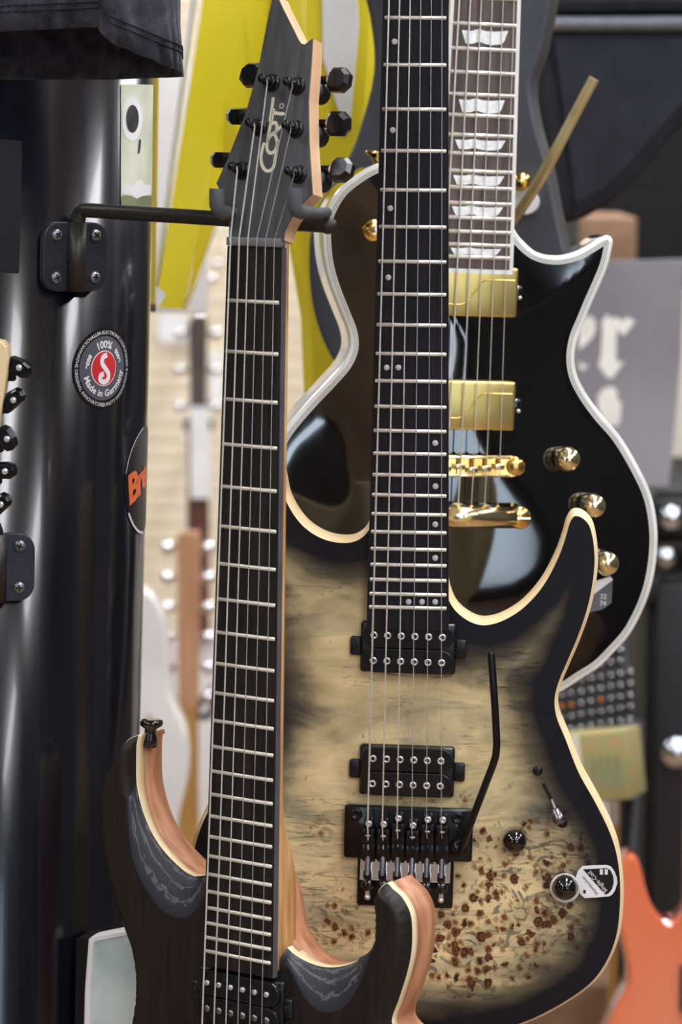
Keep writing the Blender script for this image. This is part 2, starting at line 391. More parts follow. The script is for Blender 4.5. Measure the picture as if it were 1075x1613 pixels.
def offset(poly, d):
    P = np.array(poly, float); a = P-np.roll(P, 1, 0); b = np.roll(P, -1, 0)-P
    a /= np.linalg.norm(a, axis=1)[:, None]+1e-12; b /= np.linalg.norm(b, axis=1)[:, None]+1e-12
    na = np.stack([-a[:, 1], a[:, 0]], 1); nb = np.stack([-b[:, 1], b[:, 0]], 1)
    n = na+nb; n /= np.linalg.norm(n, axis=1)[:, None]+1e-12; c = np.clip((n*na).sum(1), 0.45, 1)
    return [tuple(p) for p in P+n*(d/c)[:, None]]
def dist_to(pts, line, closed=True):
    Q = np.array(pts, float); P = np.array(line, float); A = P if closed else P[:-1]; B = np.roll(P, -1, 0) if closed else P[1:]
    best = np.full(len(Q), 1e9)
    for a, b in zip(A, B):
        ab = b-a; t = np.clip(((Q-a)@ab)/(ab@ab+1e-15), 0, 1); d = np.linalg.norm(Q-a-t[:, None]*ab, axis=1); best = np.minimum(best, d)
    return best
def inside(pts, poly):
    Q = np.array(pts, float); P = np.array(poly, float); r = np.zeros(len(Q), bool); x, y = Q[:, 0], Q[:, 1]
    for (x1, y1), (x2, y2) in zip(P, np.roll(P, -1, 0)):
        if y1 == y2: continue
        c = ((y1 > y) != (y2 > y)) & (x < (x2-x1)*(y-y1)/(y2-y1)+x1); r ^= c
    return r
def fill(outline, sp, hfun, lines=()):
    """triangulated top: outline + interior grid; hfun(array of xy) -> z"""
    out = resample(ccw(outline), sp); O = np.array(out); lo, hi = O.min(0), O.max(0)
    gx, gy = np.meshgrid(np.arange(lo[0], hi[0], sp), np.arange(lo[1], hi[1], sp*0.866)); gx[1::2] += sp/2
    G = np.stack([gx.ravel(), gy.ravel()], 1); G = G[inside(G, O)]; G = G[dist_to(G, O) > sp*0.55]
    pts = [Vector(p) for p in O]; ed = [(i, (i+1) % len(O)) for i in range(len(O))]
    for ln in lines:
        ln = resample(ln, sp, False); L = np.array(ln); G = G[dist_to(G, L, False) > sp*0.5]
        s0 = len(pts); pts += [Vector(p) for p in L]; ed += [(s0+i, s0+i+1) for i in range(len(L)-1)]
    pts += [Vector(p) for p in G]
    v, e, f, *_ = delaunay_2d_cdt(pts, ed, [], 1, 1e-7)
    V = np.array([(p.x, p.y) for p in v])
    F = []
    for q in f:
        a, b, c = V[q[0]], V[q[1]], V[q[2]]
        F.append(tuple(q) if np.cross(b-a, c-a) > 0 else tuple(q[::-1]))
    Z = hfun(V); return V, Z, F
def sstep(x, a, b):
    t = np.clip((x-a)/(b-a), 0, 1); return t*t*(3-2*t)
def text_mesh(txt, size, shear=0.0, space=1.0, bold=0.0):
    c = bpy.data.curves.new('text', 'FONT'); c.body = txt; c.size = size; c.shear = shear; c.space_character = space; c.offset = bold; c.resolution_u = 3
    o = bpy.data.objects.new('text', c); COL.objects.link(o)
    bpy.context.view_layer.update()
    me = bpy.data.meshes.new_from_object(o.evaluated_get(bpy.context.evaluated_depsgraph_get()))
    V = [(p.co.x, p.co.y) for p in me.vertices]; F = [tuple(p.vertices) for p in me.polygons]
    bpy.data.objects.remove(o); bpy.data.curves.remove(c); bpy.data.meshes.remove(me)
    return V, F

# ------------------------------------------------------------------ the room
def struct(name, mb, mats, parent=None):
    o = mb.build(name, mats, parent)
    if parent is None: o['kind'] = 'structure'
    return o
RX0, RX1, RY0, RY1, RZ = -2.8, 2.8, -3.05, 6.0, 2.9
struct('floor', MB().box(RX0-.1, RX1+.1, RY0-.1, RY1+.1, -0.1, 0), 'floor_wood')
struct('ceiling', MB().box(RX0-.1, RX1+.1, RY0-.1, RY1+.1, RZ, RZ+.1), 'ceiling_white')
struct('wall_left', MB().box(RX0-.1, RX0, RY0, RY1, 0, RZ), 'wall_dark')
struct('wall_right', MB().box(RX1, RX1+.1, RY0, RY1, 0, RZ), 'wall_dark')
wb = struct('wall_back', MB().box(RX0, RX1, RY1, RY1+.1, 0, RZ), 'wall_paint')
# shop front behind the camera: wall with narrow window openings
mb = MB().box(RX0, RX1, RY0-.1, RY0, 0, 0.55).box(RX0, RX1, RY0-.1, RY0, 2.55, RZ)
for x0, x1 in zip([RX0]+[q[1] for q in WINX], [q[0] for q in WINX]+[RX1]): mb.box(x0, x1, RY0-.1, RY0, 0.55, 2.55)
struct('wall_front', mb, 'wall_dark')
for i, (x0, x1) in enumerate(WINX):
    wn = struct('window_%d' % (i+1), MB().box(x0, x0+.06, RY0-.08, RY0-.02, .55, 2.55).box(x1-.06, x1, RY0-.08, RY0-.02, .55, 2.55).box(x0+.06, x1-.06, RY0-.08, RY0-.02, .55, .61).box(x0+.06, x1-.06, RY0-.08, RY0-.02, 2.49, 2.55), 'frame_grey')
    MB().box(x0+.06, x1-.06, RY0-.055, RY0-.045, .61, 2.49).build('pane', 'glass', wn)
# ceiling light panels
proto = None
for iy, y in enumerate((-1.9, 0.0, 1.9, 3.8, 5.3)):
    for ix, x in enumerate((-1.55, 0.55 if iy != 1 else 0.75, 2.0)):
        if proto is None:
            proto = bpy.data.objects.new('ceiling_light', None); COL.objects.link(proto); lt = proto
            fm = MB()
            for a in ((-.62, -.60, -.15, .15), (.60, .62, -.15, .15), (-.60, .60, -.15, -.13), (-.60, .60, .13, .15)): fm.box(a[0], a[1], a[2], a[3], -.045, 0)
            fm.build('frame', 'frame_grey', lt)
            MB().box(-.60, .60, -.13, .13, -.04, -.03).build('diffuser', 'led', lt)
        else: lt = copy_tree(proto)
        lt.location = (x, y, RZ); lt.rotation_euler = (0, 0, PI/2)
        tag(lt, 'flat white rectangular light panel in the shop ceiling', 'light', 'ceiling light panels')

# cream slatted panelling on the back wall, each slat its own piece
sl = None
for i in range(46):
    z = 0.35+i*0.036
    if sl is None: sl = link('slat', MB().box(-1.1, 0.25, -.012, 0, 0, 0.0335, 0.003, seg=1).mesh('slat', 'slat_cream'), wb); o = sl
    else: o = link('slat', sl.data, wb)
    o.location = (0, RY1-.003, z)
MB().box(-1.1, .25, -.004, 0, .34, 2.02).build('slat_backing', 'slat_gap', wb).location = (0, RY1, 0)

# ------------------------------------------------------------------ neck helpers
def dn(n, S): return S*(1-2**(-n/12))
def nw(b, S, w0, w24): return w0+(w24-w0)*(-b)/dn(24, S)
def make_fretboard(par, S, w0, w24, bend, mat, side, z=-0.0011, th=0.0058, inset=0.0, endskew=0.0):
    rows = []; bs = np.linspace(0.0, bend, 14)
    m = MB(); prof = []
    for b in bs:
        w = nw(b, S, w0, w24)/2+0.0008; row = []
        for k in range(9):
            t = -1+2*k/8; row.append((t*w, b, z+0.0005*(1-t*t)-0.0004))
        prof.append(row)
    m.loft([[p for p in r] for r in prof], closed=False, mi=0)
    L = [[(r[0][0], r[0][1], r[0][2]), (r[0][0], r[0][1], z-th)] for r in prof]; m.loft(L[::-1], False, mi=1, smooth=False)
    R = [[(r[-1][0], r[-1][1], r[-1][2]), (r[-1][0], r[-1][1], z-th)] for r in prof]; m.loft(R, False, mi=1, smooth=False)
    e = prof[-1]; m.add([e[0], e[-1], (e[-1][0], e[-1][1], z-th), (e[0][0], e[0][1], z-th)], [(0, 1, 2, 3)], 1, False)
    e = prof[0]; m.add([e[-1], e[0], (e[0][0], e[0][1], z-th), (e[-1][0], e[-1][1], z-th)], [(0, 1, 2, 3)], 1, False)
    return m.build('fretboard', [mat, side], par)
def make_frets(par, S, w0, w24, nmax, mat, r=0.00135, skip=1):
    m = MB(); seg = 8; prof = []
    # a fret of unit length, domed, ends rounded
    for x, k in ((-.5, .55), (-.488, 1.0), (.488, 1.0), (.5, .55)):
        prof.append([(x, r*k*math.cos(a), -0.0013+0.0013*k*math.sin(a)) for a in np.linspace(0, PI, seg)])
    m.loft(prof, closed=False, mi=0); m.add(prof[0], [tuple(range(seg))], 0, False); m.add(prof[-1], [tuple(range(seg-1, -1, -1))], 0, False)
    me = m.mesh('fret', mat)
    for n in range(skip, nmax+1):
        b = -dn(n, S); o = link('fret', me, par); o.location = (0, b, 0); o.scale = (nw(b, S, w0, w24), 1, 1)
def make_neck(par, S, w0, w24, b_end, mat, depth, boxy, zt=-0.0069, n=26, top=0.004):
    loops = []
    for b in np.linspace(top, b_end, n):
        w = nw(min(b, 0), S, w0, w24)/2+0.0006; d = depth(b); e = boxy(b); lp = []
        for a in np.linspace(0, PI, 17):
            c, s_ = math.cos(a), math.sin(a)
            lp.append((math.copysign(abs(c)**e, c)*w, b, zt-d*abs(s_)**e))
        loops.append(lp)
    return MB().loft(loops, closed=True, cap0=True, cap1=True).build('neck', mat, par)
def make_strings(par, S, sp0, sp1, z0, z1, b1, rads, mats, pre=None, post=None):
    for i in range(6):
        t = (i-2.5)/5; p = [(t*sp0, 0.0, z0), (t*sp1, b1, z1)]
        if pre: p = pre[i]+p
        if post: p = p+post[i]
        MB().tube(p, rads[i], 6).build('string', mats[i], par)
RAD = [0.00068, 0.00058, 0.00048, 0.00034, 0.00030, 0.00027]
SMAT = ['string_wound']*3+['string_plain']*3

def humbucker(par, b, z0, zt, name='pickup', wid=0.0690, tabw=0.0825, ax=0.0, screwmat='steel', slug=False):
    # open-coil humbucker: base, two round-ended bobbins, two rows of poles, tabs with screws
    o = bpy.data.objects.new(name, None); COL.objects.link(o); o.parent = par; o.location = (ax, b, 0)
    m = MB(); m.box(-wid/2-.0005, wid/2+.0005, -.0185, .0185, z0, zt-.004, 0.002)
    m.build('base', 'black_plastic', o)
    for s in (-1, 1):
        poly = []
        r = .0088; hw = wid/2-r-.0005
        for k in range(9): a = -PI/2+PI*k/8; poly.append((hw+r*math.cos(a), s*.0092+r*math.sin(a)))
        for k in range(9): a = PI/2+PI*k/8; poly.append((-hw+r*math.cos(a), s*.0092+r*math.sin(a)))
        MB().prism(poly, z0+.001, zt, 0.0009).build('bobbin', 'black_plastic', o)
    for s in (-1, 1):
        x0, x1 = (wid/2, tabw/2) if s > 0 else (-tabw/2, -wid/2)
        MB().box(min(x0, x1), max(x0, x1), -.0068, .0068, z0, zt-.0055, 0.0015).build('mounting_tab', 'black_satin', o)
        MB().lathe([(0.0001, zt-.0056), (.0024, zt-.0056), (.0024, zt-.0046), (.0012, zt-.0044), (0.0001, zt-.0050)], 12, (s*(tabw/2-.0036), 0, 0)).build('mounting_screw', 'dark_hole', o)
    pm = MB().lathe([(.0001, zt-.001), (.0027, zt-.001), (.0027, zt+.0006), (.0023, zt+.001), (.0014, zt+.001), (.0013, zt+.0006)], 16).lathe([(.0014, zt+.0004), (.0014, zt+.0007), (.0001, zt+.0007)], 12, mi=1).mesh('pole_screw', [screwmat, 'dark_hole'])
    if slug:
        sm_ = MB().lathe([(.0001, zt-.001), (.0024, zt-.001), (.0024, zt+.0004), (.0001, zt+.0005)], 14).mesh('pole_piece', 'steel_dark')
        sl_ = MB().lathe([(.0001, zt-.001), (.0019, zt-.001), (.0019, zt+.0012), (.0012, zt+.0016), (.0001, zt+.0016)], 14).box(-.0017, .0017, -.0003, .0003, zt+.0014, zt+.0018).mesh('pole_screw', 'steel')
    for s in (1, -1):
        for i in range(6):
            me = pm if not slug else (sl_ if s > 0 else sm_)
            q = link('pole_screw', me, o); q.location = ((i-2.5)*.0098, s*.0092, 0)
            if slug: q.rotation_euler = (0, 0, random.uniform(0, 3))
    return o
def cross_screw(par, name, r, loc, mat='black_metal', rot=0.3, axis=None):
    m = MB(); m.lathe([(.0001, 0), (r, 0), (r*.95, r*.28), (r*.6, r*.5), (.0001, r*.55)], 16)
    o = m.build(name, mat, par); o.location = loc; o.rotation_euler = (0, 0, rot)
    MB().box(-r*.55, r*.55, -r*.13, r*.13, r*.40, r*.60).box(-r*.13, r*.13, -r*.55, r*.55, r*.40, r*.60).build('cross_slot', 'dark_hole', o)
    return o

# ================================================================== FRONT GUITAR: black open-pore top, natural edges
FG = Fr((-.0586, 1.9141, -.0798), .549, .0332, .0115)
fg = thing('electric_guitar', 'matte black open-pore guitar with scooped cutaways and bare reddish wood edges on the hanger', 'guitar', FG)
SF, FW0, FW24 = .648, .0405, .0545
make_fretboard(fg, SF, FW0+.0014, FW24+.0014, -.4965, 'ebony', 'ebony_side', th=.0062)
make_frets(fg, SF, FW0, FW24, 24, 'fret_worn')
MB().box(-.0213, .0213, 0.0004, .0062, -.007, .0012, .0008).build('nut', 'nut_grey', fg)
make_neck(fg, SF, FW0+.0014, FW24+.0014, -.4925, 'heel_wood',
          lambda b: 0.0125+0.003*min(1, -b/.3)+0.0110*float(sstep(-b, .385, .435)), lambda b: .85-.72*float(sstep(-b, .37, .43)), zt=-.0073)
ZT, ZE, ZC, ZB = -.010, -.0205, -.0265, -.055
left_sil = [(207.8, 1161), (192.8, 1167.7), (173.7, 1193.7), (160, 1226), (154, 1262), (154.6, 1294.6), (158.6, 1343.7), (165.5, 1376.5), (177.7, 1417.4), (192.8, 1463.8), (203.7, 1496.5), (209, 1529), (210, 1559), (205, 1605)]
below = [(193, 1655), (172, 1720), (148, 1800), (135, 1890), (145, 1990), (190, 2080), (280, 2150), (400, 2185), (530, 2170), (650, 2110), (730, 2020), (755, 1930), (745, 1840), (705, 1760), (655, 1690), (625, 1640)]
horn_r = [(618, 1612), (629, 1574), (641, 1536), (648.5, 1501.6), (650, 1463.5), (646.6, 1437), (633, 1412), (617, 1398)]
horn_l = [(604, 1394.5), (593, 1401), (587, 1414), (587.5, 1444), (585.6, 1482.5), (577, 1500)]
cut_r = [(562.7, 1513.8), (541.7, 1521.5), (518.8, 1523.7), (496, 1519.5), (473, 1509), (454, 1494), (439.5, 1472)]
under = [(428, 1440), (410, 1402), (370, 1386), (336, 1378)]
cut_l = [(307.4, 1380.6), (293.7, 1373.8), (274.6, 1357.4), (252.8, 1332.8), (236.4, 1305.5), (224, 1273), (216, 1237), (215, 1199), (215.5, 1172)]
ab = lambda pts, h: FG.Ls(pts, h)
A_left, A_below, A_hr, A_hl, A_cr, A_un, A_cl = ab(left_sil, -.0125), ab(below, -.012), ab(horn_r, ZE), ab(horn_l, -.0135), ab(cut_r, ZE), ab(under, ZE), ab(cut_l, ZE)
top_raw = A_left+A_below+A_hr+A_hl+A_cr
top_out = ccw(resample(spline(top_raw, False, 8)+A_un+spline(A_cl, False, 8), .0025))
back_cr = ab([(560, 1512.5), (541.7, 1511), (522.6, 1501.6), (503.6, 1482.6), (488, 1452), (481.5, 1414), (473, 1379.6), (457.8, 1349), (446, 1333), (436, 1318)], ZB)
back_un = [(back_cr[-1][0]-.02, back_cr[-1][1]+.002), (A_un[-1][0], A_un[-1][1]+.004)]
back_out = ccw(resample(spline(A_left+A_below+A_hr+A_hl+back_cr, False, 8)+back_un+spline(A_cl, False, 8), .0025))
# scoops: ridge curves on the face
ridge_l = ab([(212, 1168), (206, 1190), (203.7, 1215.5), (201.5, 1262), (203, 1305.5), (209, 1352), (220, 1382), (233.7, 1406.5), (252.8, 1431), (272, 1443), (293.7, 1444.7), (310, 1431), (326, 1400)], ZT)
ridge_r = ab([(437, 1478), (446, 1502), (458, 1524.5), (473, 1559), (492, 1585.5), (511, 1595), (534, 1591), (553, 1574), (568, 1547), (579, 1517), (584, 1495)], ZT)
ridge_l = spline(ridge_l, False, 6); ridge_r = spline(ridge_r, False, 6)
wall_l = spline(A_cl, False, 8); wall_r = spline(A_cr, False, 8)
reg_l = ridge_l+[A_un[-1]]+wall_l
reg_r = ridge_r+wall_r
def fg_height(V):
    d = dist_to(V, top_out); r = .0065
    t = np.clip(1-d/r, 0, 1); z = ZT+(ZE-ZT)*(1-np.sqrt(np.clip(1-t**2, 0, 1)))
    for rg, ri, wa in ((reg_l, ridge_l, wall_l), (reg_r, ridge_r, wall_r)):
        ins = inside(V, rg); dr = dist_to(V, ri, False); dw = dist_to(V, wa, False)
        k = dr/(dr+dw+1e-9); zc = ZT+(ZE-ZT)*(0.25*k+0.75*k**1.8)
        z = np.where(ins, zc, z)
    return z
V, Z, F = fill(top_out, .003, fg_height, [ridge_l, ridge_r])
m = MB(); cen = np.array([V[list(q)].mean(0) for q in F]); inr = inside(cen, reg_l) | inside(cen, reg_r)
m.add([(x, y, z) for (x, y), z in zip(V, Z)], F)
m.m = [1 if q else 0 for q in inr]
m.build('body_top', ['black_pore', 'ash_scoop'], fg)
c_out = offset(top_out, -.0004)
c_low = [ZC-.011*math.exp(-(math.hypot(x-A_cr[-1][0], y-A_cr[-1][1])/.024)**2)-.004*math.exp(-(math.hypot(x-A_cl[-1][0], y-A_cl[-1][1])/.04)**2) for x, y in c_out]
MB().loft([[(x, y, z) for (x, y), z in zip(c_out, c_low)], [(x, y, ZE) for x, y in c_out], [(x, y, ZE+.0002) for x, y in top_out]], mi=0, cap0=True).build('cream_laminate', 'cream_wood', fg)
bi = offset(back_out, .003)
MB().loft([[(x, y, ZB) for x, y in bi], [(x, y, ZB+.003) for x, y in back_out], [(x, y, ZC) for x, y in back_out]], cap0=True, cap1=True).build('body_back', 'mahogany', fg)
humbucker(fg, -.486-.0315, ZT-.004, -.0015, slug=True)
# mounting rout behind the pickup
MB().box(-.0365, .0365, -.486-.053, -.486-.0085, ZT-.001, ZT+.0004).box(-.0445, .0445, -.486-.0405, -.486-.0225, ZT-.001, ZT+.0004).build('pickup_rout', 'dark_hole', fg)
# bridge below the picture's edge
mbz = MB().box(-.041, .041, -.668, -.628, ZT-.001, ZT+.004, .001); mbz.build('bridge_plate', 'black_metal', fg)
for i in range(6): MB().box((i-2.5)*.0105-.0045, (i-2.5)*.0105+.0045, -.664, -.640, ZT+.004, ZT+.012, .001).build('saddle', 'black_metal', fg)
# headstock, tilted back from the nut
HS = FG.sub(FG.P(0, .006, -.0018), .19)
REL = FG.M().inverted() @ HS.M()
hp = [(361, 378), (361, 357), (359.7, 342), (352, 320), (345, 296.5), (341, 289), (359.7, 248), (387, 178.6), (406.8, 109), (421.7, 32), (430, -6), (437, -6), (444, 10), (459, 39.7), (470, 62), (474, 68), (480, 70), (492.4, 60.8), (490, 104), (485.7, 158.8), (486.7, 223), (490, 273), (492, 305), (471, 325), (456.5, 347), (449, 362), (446.5, 378)]
hpoly = ccw(HS.Ls(hp, 0)); hs_th = .0135
head = MB().prism(hpoly, -hs_th, -.0012); head = head.build('headstock', 'maple', fg); head.matrix_local = REL
hf = MB().loft([[(x, y, -.0012) for x, y in hpoly], [(x, y, 0) for x, y in hpoly]], cap1=True, smooth=False).build('headstock_face', 'head_black', fg); hf.matrix_local = REL
# script logo: C, O, R, T drawn as flat strokes
strokes = [
    [(390, 905), (376, 950), (369, 1005), (377, 1052), (402, 1083), (430, 1082), (450, 1055), (459, 1005), (470, 945), (476, 890)],
    [(468, 880), (470, 920), (455, 960), (428, 972), (408, 950), (408, 910), (425, 868), (450, 850), (468, 880)],
    [(408, 905), (420, 835), (434, 770), (450, 690)],
    [(428, 790), (458, 778), (470, 800), (462, 835), (437, 852)],
    [(455, 845), (498, 800)],
    [(447, 618), (438, 690), (426, 770)],
    [(430, 712), (512, 722), (517, 716)]]
lm = MB()
for st in strokes:
    pp = HS.Ls([(320+x/4.03, y/4.03) for x, y in st], 0); pp = resample(spline(pp, False, 5), .0008, False)
    P = np.array(pp); T = np.gradient(P, axis=0); T /= np.linalg.norm(T, axis=1)[:, None]; Nn = np.stack([-T[:, 1], T[:, 0]], 1)*.00115
    lm.loft([[(p[0]+n[0], p[1]+n[1], .00008), (p[0]-n[0], p[1]-n[1], .00008)] for p, n in zip(P, Nn)], closed=False, smooth=False)
for i in range(12):
    a0, a1 = 2*PI*i/12, 2*PI*(i+1)/12; cx, cy = HS.L(320+500/4.03, 672/4.03)
    lm.add([(cx+r*math.cos(a), cy+r*math.sin(a), .00008) for r, a in ((.0013, a0), (.0018, a0), (.0018, a1), (.0013, a1))], [(0, 1, 2, 3)], 0, False)
lo = lm.build('logo_lettering', 'logo_cream', head)
post_px = [(378.3, 266.8), (405.6, 198.5), (425.5, 129), (465, 134), (462.7, 202), (467.6, 274)]
keyR = [(536, 126.5), (534.6, 195), (539.6, 268)]; keyL = [(352, 252), (377, 183), (397, 119)]
bush = MB().lathe([(.0001, 0), (.0062, 0), (.0062, .0008), (.0056, .0016), (.0050, .0018)], 20).lathe([(.0049, .0016), (.0049, .0044), (.0040, .0052), (.0036, .0052)], 6).lathe([(.0036, .005), (.0034, .0085), (.0024, .0095), (.0024, .0115), (.0031, .0125), (.0031, .0140), (.0024, .0150), (.0001, .0152)], 16).mesh('tuning_post', 'black_metal')
def key_mesh(wd, ht, tk):
    poly = [(-.5, -.30), (-.32, -.5), (.20, -.5), (.5, -.22), (.5, .22), (.20, .5), (-.32, .5), (-.5, .30)]
    poly = [(x*wd, y*ht) for x, y in poly]
    q = MB().loft([[(x*.72, y*.72, -tk/2) for x, y in poly], [(x, y, -tk*.22) for x, y in poly], [(x, y, tk*.22) for x, y in poly], [(x*.72, y*.72, tk/2) for x, y in poly]], cap0=True, cap1=True, smooth=False)
    return q
keyme = key_mesh(.0165, .0165, .0105).mesh('tuning_key', 'black_metal')
posts = []
for i, (px, py) in enumerate(post_px):
    a, b = HS.L(px, py, .003); posts.append((a, b))
    t = link('tuning_machine', bush, fg); t.matrix_local = REL @ Matrix.Translation((a, b, 0))
    right = i >= 3
    kp = keyR[i-3] if right else keyL[i]
    ka, kb = HS.L(kp[0], kp[1], -.021)
    sg = 1 if right else -1
    k = link('tuning_key', keyme, t); k.location = (ka-a, kb-b, -.021)
    k.rotation_euler = (random.uniform(-.3, .3) if right else [1.35, 1.25, .2][i], 0 if right else PI, 0)
    edge = max(p[0] for p in hpoly if abs(p[1]-b) < .03) if right else ka+.016
    MB().tube([(ka-a-sg*.005, kb-b, -.021), (ka-a-sg*.020, kb-b, -.021)], .0030, 10).build('key_shaft', 'black_metal', t)
    MB().tube([(ka-a-sg*.0075, kb-b, -.021), (ka-a-sg*.0085, kb-b, -.021)], .0040, 12).build('key_collar', 'steel', t)
    MB().lathe([(.0001, -.0275), (.0055, -.0275), (.0070, -.0255), (.0070, -.0175), (.0060, -.0138)], 16, (0.004*sg, 0, 0)).build('gear_housing', 'black_satin', t)
pre = []
for i in range(6):
    a, b = posts[i]; w_ = FG.loc(HS.P(a, b+(.0005), .0108)); t = (i-2.5)/5
    pre.append([(w_[0]+.0022, w_[1], w_[2]+.0002), (w_[0]+.0024, w_[1]-.003, w_[2]-.0006), (t*.0352, .0058, .0014)])
make_strings(fg, SF, .0350, .0520, .0014, .0045, -.648, RAD, SMAT, pre)
# strap button on the bass horn
sb = FG.L(236, 1163, -.034); MB()
X_, Y_, Z_ = np.array([1., 0, 0]), np.array([0, 0, 1.]), np.array([.12, .99, .0])
MB().lathe([(.0001, -.006), (.0062, -.006), (.0058, .000), (.0042, .004), (.0042, .007), (.0078, .0095), (.0084, .0115), (.0074, .0136), (.0034, .0142), (.0001, .0138)], 20, (sb[0], sb[1], -.034), (X_, Y_, Z_)).build('strap_button', 'black_gloss', fg)

# ================================================================== MIDDLE GUITAR: burl top
MG = Fr((.0524, 2.0139, .1455), .072, .0075, .0094)
mg = thing('electric_guitar', 'charcoal burst guitar with burl wood top, black tremolo and dark fretboard with small dots', 'guitar', MG)
MW0, MW24 = .041, .0555
make_fretboard(mg, SF, MW0+.0012, MW24+.0012, -.502, 'ebony_blue', 'ebony_blue', th=.0060)
make_frets(mg, SF, MW0, MW24, 24, 'fret_silver', r=.0014)
MB().box(-.022, .022, 0, .012, -.007, .004, .001).build('locking_nut', 'black_metal', mg)
make_neck(mg, SF, MW0, MW24, -.46, 'maple', lambda b: .0135+.004*min(1, -b/.4), lambda b: .85, zt=-.0071)
zf = -.0115; zb = zf-.030
cutL = [(446, 745), (455, 784), (478, 821), (505, 841), (532, 849), (556, 848), (572, 838), (581, 822), (584, 806)]
cutR = [(704, 905), (708, 930), (718, 953), (736, 970), (758, 979), (781, 976), (811, 961), (836, 939), (857, 911), (877, 871), (887, 842), (894, 819), (903, 808), (916, 808.5), (932, 822), (940, 847), (943, 882), (940, 917), (932, 957), (917, 1002), (899, 1045), (887, 1073), (880, 1100), (882, 1125), (897, 1163), (917, 1214), (942, 1259), (962, 1299), (975, 1334), (982, 1374), (983, 1425), (977, 1475), (962, 1515), (937, 1550), (897, 1580), (836, 1612)]
R_ = MG.Ls(cutR, zf); C_ = MG.Ls(cutL, zf)
low = MG.Ls([(760, 1635), (690, 1645)], zf)
mir = [(-a, b) for a, b in R_[R_.index(R_[22]):]][::-1]
hornL = MG.Ls([(390, 1000), (372, 900), (362, 820), (360, 760), (366, 700), (380, 673), (398, 668), (418, 685), (434, 712)], zf)
mid_join = [(MG.L(590, 790, zf)), MG.L(640, 788, zf), MG.L(700, 880, zf)]
mout = ccw(resample(spline(R_+low+mir+hornL+C_, False, 8)+mid_join, .0022))
BI = .0026
m_in = resample(offset(mout, BI), .0022); 
def chain_fix(n_out, n_in): return n_in
o1 = mout; o2 = offset(mout, .0010); o3 = offset(mout, BI)
MB().loft([[(x, y, zf-.014) for x, y in o1], [(x, y, zf-.0048) for x, y in o1], [(x, y, zf-.0018) for x, y in o2], [(x, y, zf-.0002) for x, y in o3]]).build('binding', 'natural_edge', mg)
MB().loft([[(x, y, zb) for x, y in offset(mout, .004)], [(x, y, zb+.004) for x, y in mout], [(x, y, zf-.014) for x, y in mout]], cap0=True).build('body', 'natural_edge', mg)
CDc = []
V, Z, F = fill(o3, .003, lambda V: np.full(len(V), zf))
me = MB().add([(x, y, z) for (x, y), z in zip(V, Z)], F).mesh('body_top', 'burl_burst')
d = dist_to(V, mout); bu = np.clip((d-.012)/.056, 0, 1)
# rim of the burst is wider over the upper horns
eyes = np.zeros(len(V))
for (px, py, rad, amt) in ((800, 1235, 9, .62), (735, 1258, 14, .75), (690, 1265, 16, .6), (620, 1266, 20, .5), (770, 1325, 24, .75), (845, 1330, 42, .9), (865, 1370, 50, .9), (800, 1395, 60, .85), (765, 1420, 55, .85), (850, 1430, 60, .85), (720, 1480, 55, .95), (745, 1530, 45, .95), (700, 1430, 40, .8), (690, 1500, 40, .9), (800, 1470, 70, .8), (530, 1440, 40, .7), (515, 1465, 30, .8), (505, 1300, 22, .6), (560, 1470, 25, .6), (890, 1350, 40, .85), (885, 1460, 45, .7), (900, 1310, 34, .7)):
    a, b = MG.L(px, py, zf); r = rad/2210.0*1.25
    eyes = np.maximum(eyes, amt*np.exp(-(((V[:, 0]-a)**2+(V[:, 1]-b)**2)/(r*r))**2))
for nm, val in (('burst', bu), ('eyes', eyes)):
    at_ = me.attributes.new(nm, 'FLOAT', 'POINT'); at_.data.foreach_set('value', val.astype(np.float32))
link('body_top', me, mg)
dotm = MB().lathe([(.0001, 0), (.0021, 0), (.0020, .0002), (.0001, .0002)], 16).mesh('inlay_dot', 'dot_grey')
for px, py in ((622, 65.5), (619, 205), (615, 328), (612, 437), (609.5, 579), (628, 579), (686, 698), (686.5, 766), (686, 826), (686, 879), (644, 948), (665.2, 948), (686, 948)):
    a, b = MG.L(px, py, -.0009); o = link('inlay_dot', dotm, mg); o.location = (a, b, -.00105)
for cx, cy in (((548.6+737.7)/2, 1021), ((547+735.5)/2, 1215)):
    a, b = MG.L(cx, cy, zf+.006); p = humbucker(mg, b, zf-.001, zf+.0095, ax=a, wid=.0675, tabw=.0835); p.rotation_euler = (0, 0, -.012)
# tremolo bridge
tr = bpy.data.objects.new('tremolo_bridge', None); COL.objects.link(tr); tr.parent = mg
ta, tb = MG.L(643.5, 1313, zf+.008); tr.location = (ta, tb, zf); tr.rotation_euler = (0, 0, -.012)
PXM = 2205.0
def tx(px): return (px-643.5)/PXM
def ty(py): return -(py-1313)/PXM
MB().box(tx(541), tx(746), ty(1357), ty(1270), .0035, .0075, .0022).build('base_plate', 'black_metal', tr)
MB().box(tx(563), tx(717), ty(1437), ty(1352), -.004, .003, .002).build('tail_block', 'black_metal', tr)
q0, q1 = ty(1390), ty(1354)
MB().loft([[(tx(568), q0, .002), (tx(568), q0, .0105), (tx(568), q1, .0030), (tx(568), q1, .002)], [(tx(712), q0, .002), (tx(712), q0, .0105), (tx(712), q1, .0030), (tx(712), q1, .002)]], True, True, True, smooth=False).build('tail_plate', 'chrome', tr)
for px in (559.4, 721): MB().lathe([(.0001, .0072), (.0042, .0072), (.0042, .0094), (.0024, .0094), (.0020, .0082), (.0001, .0082)], 16, (tx(px), ty(1285), 0)).build('pivot_stud', 'black_metal', tr)
xs = [580.5, 604.4, 627.6, 651, 674.6, 698.2]; head_y = [1298, 1298, 1287.5, 1298, 1287.5, 1287.5]
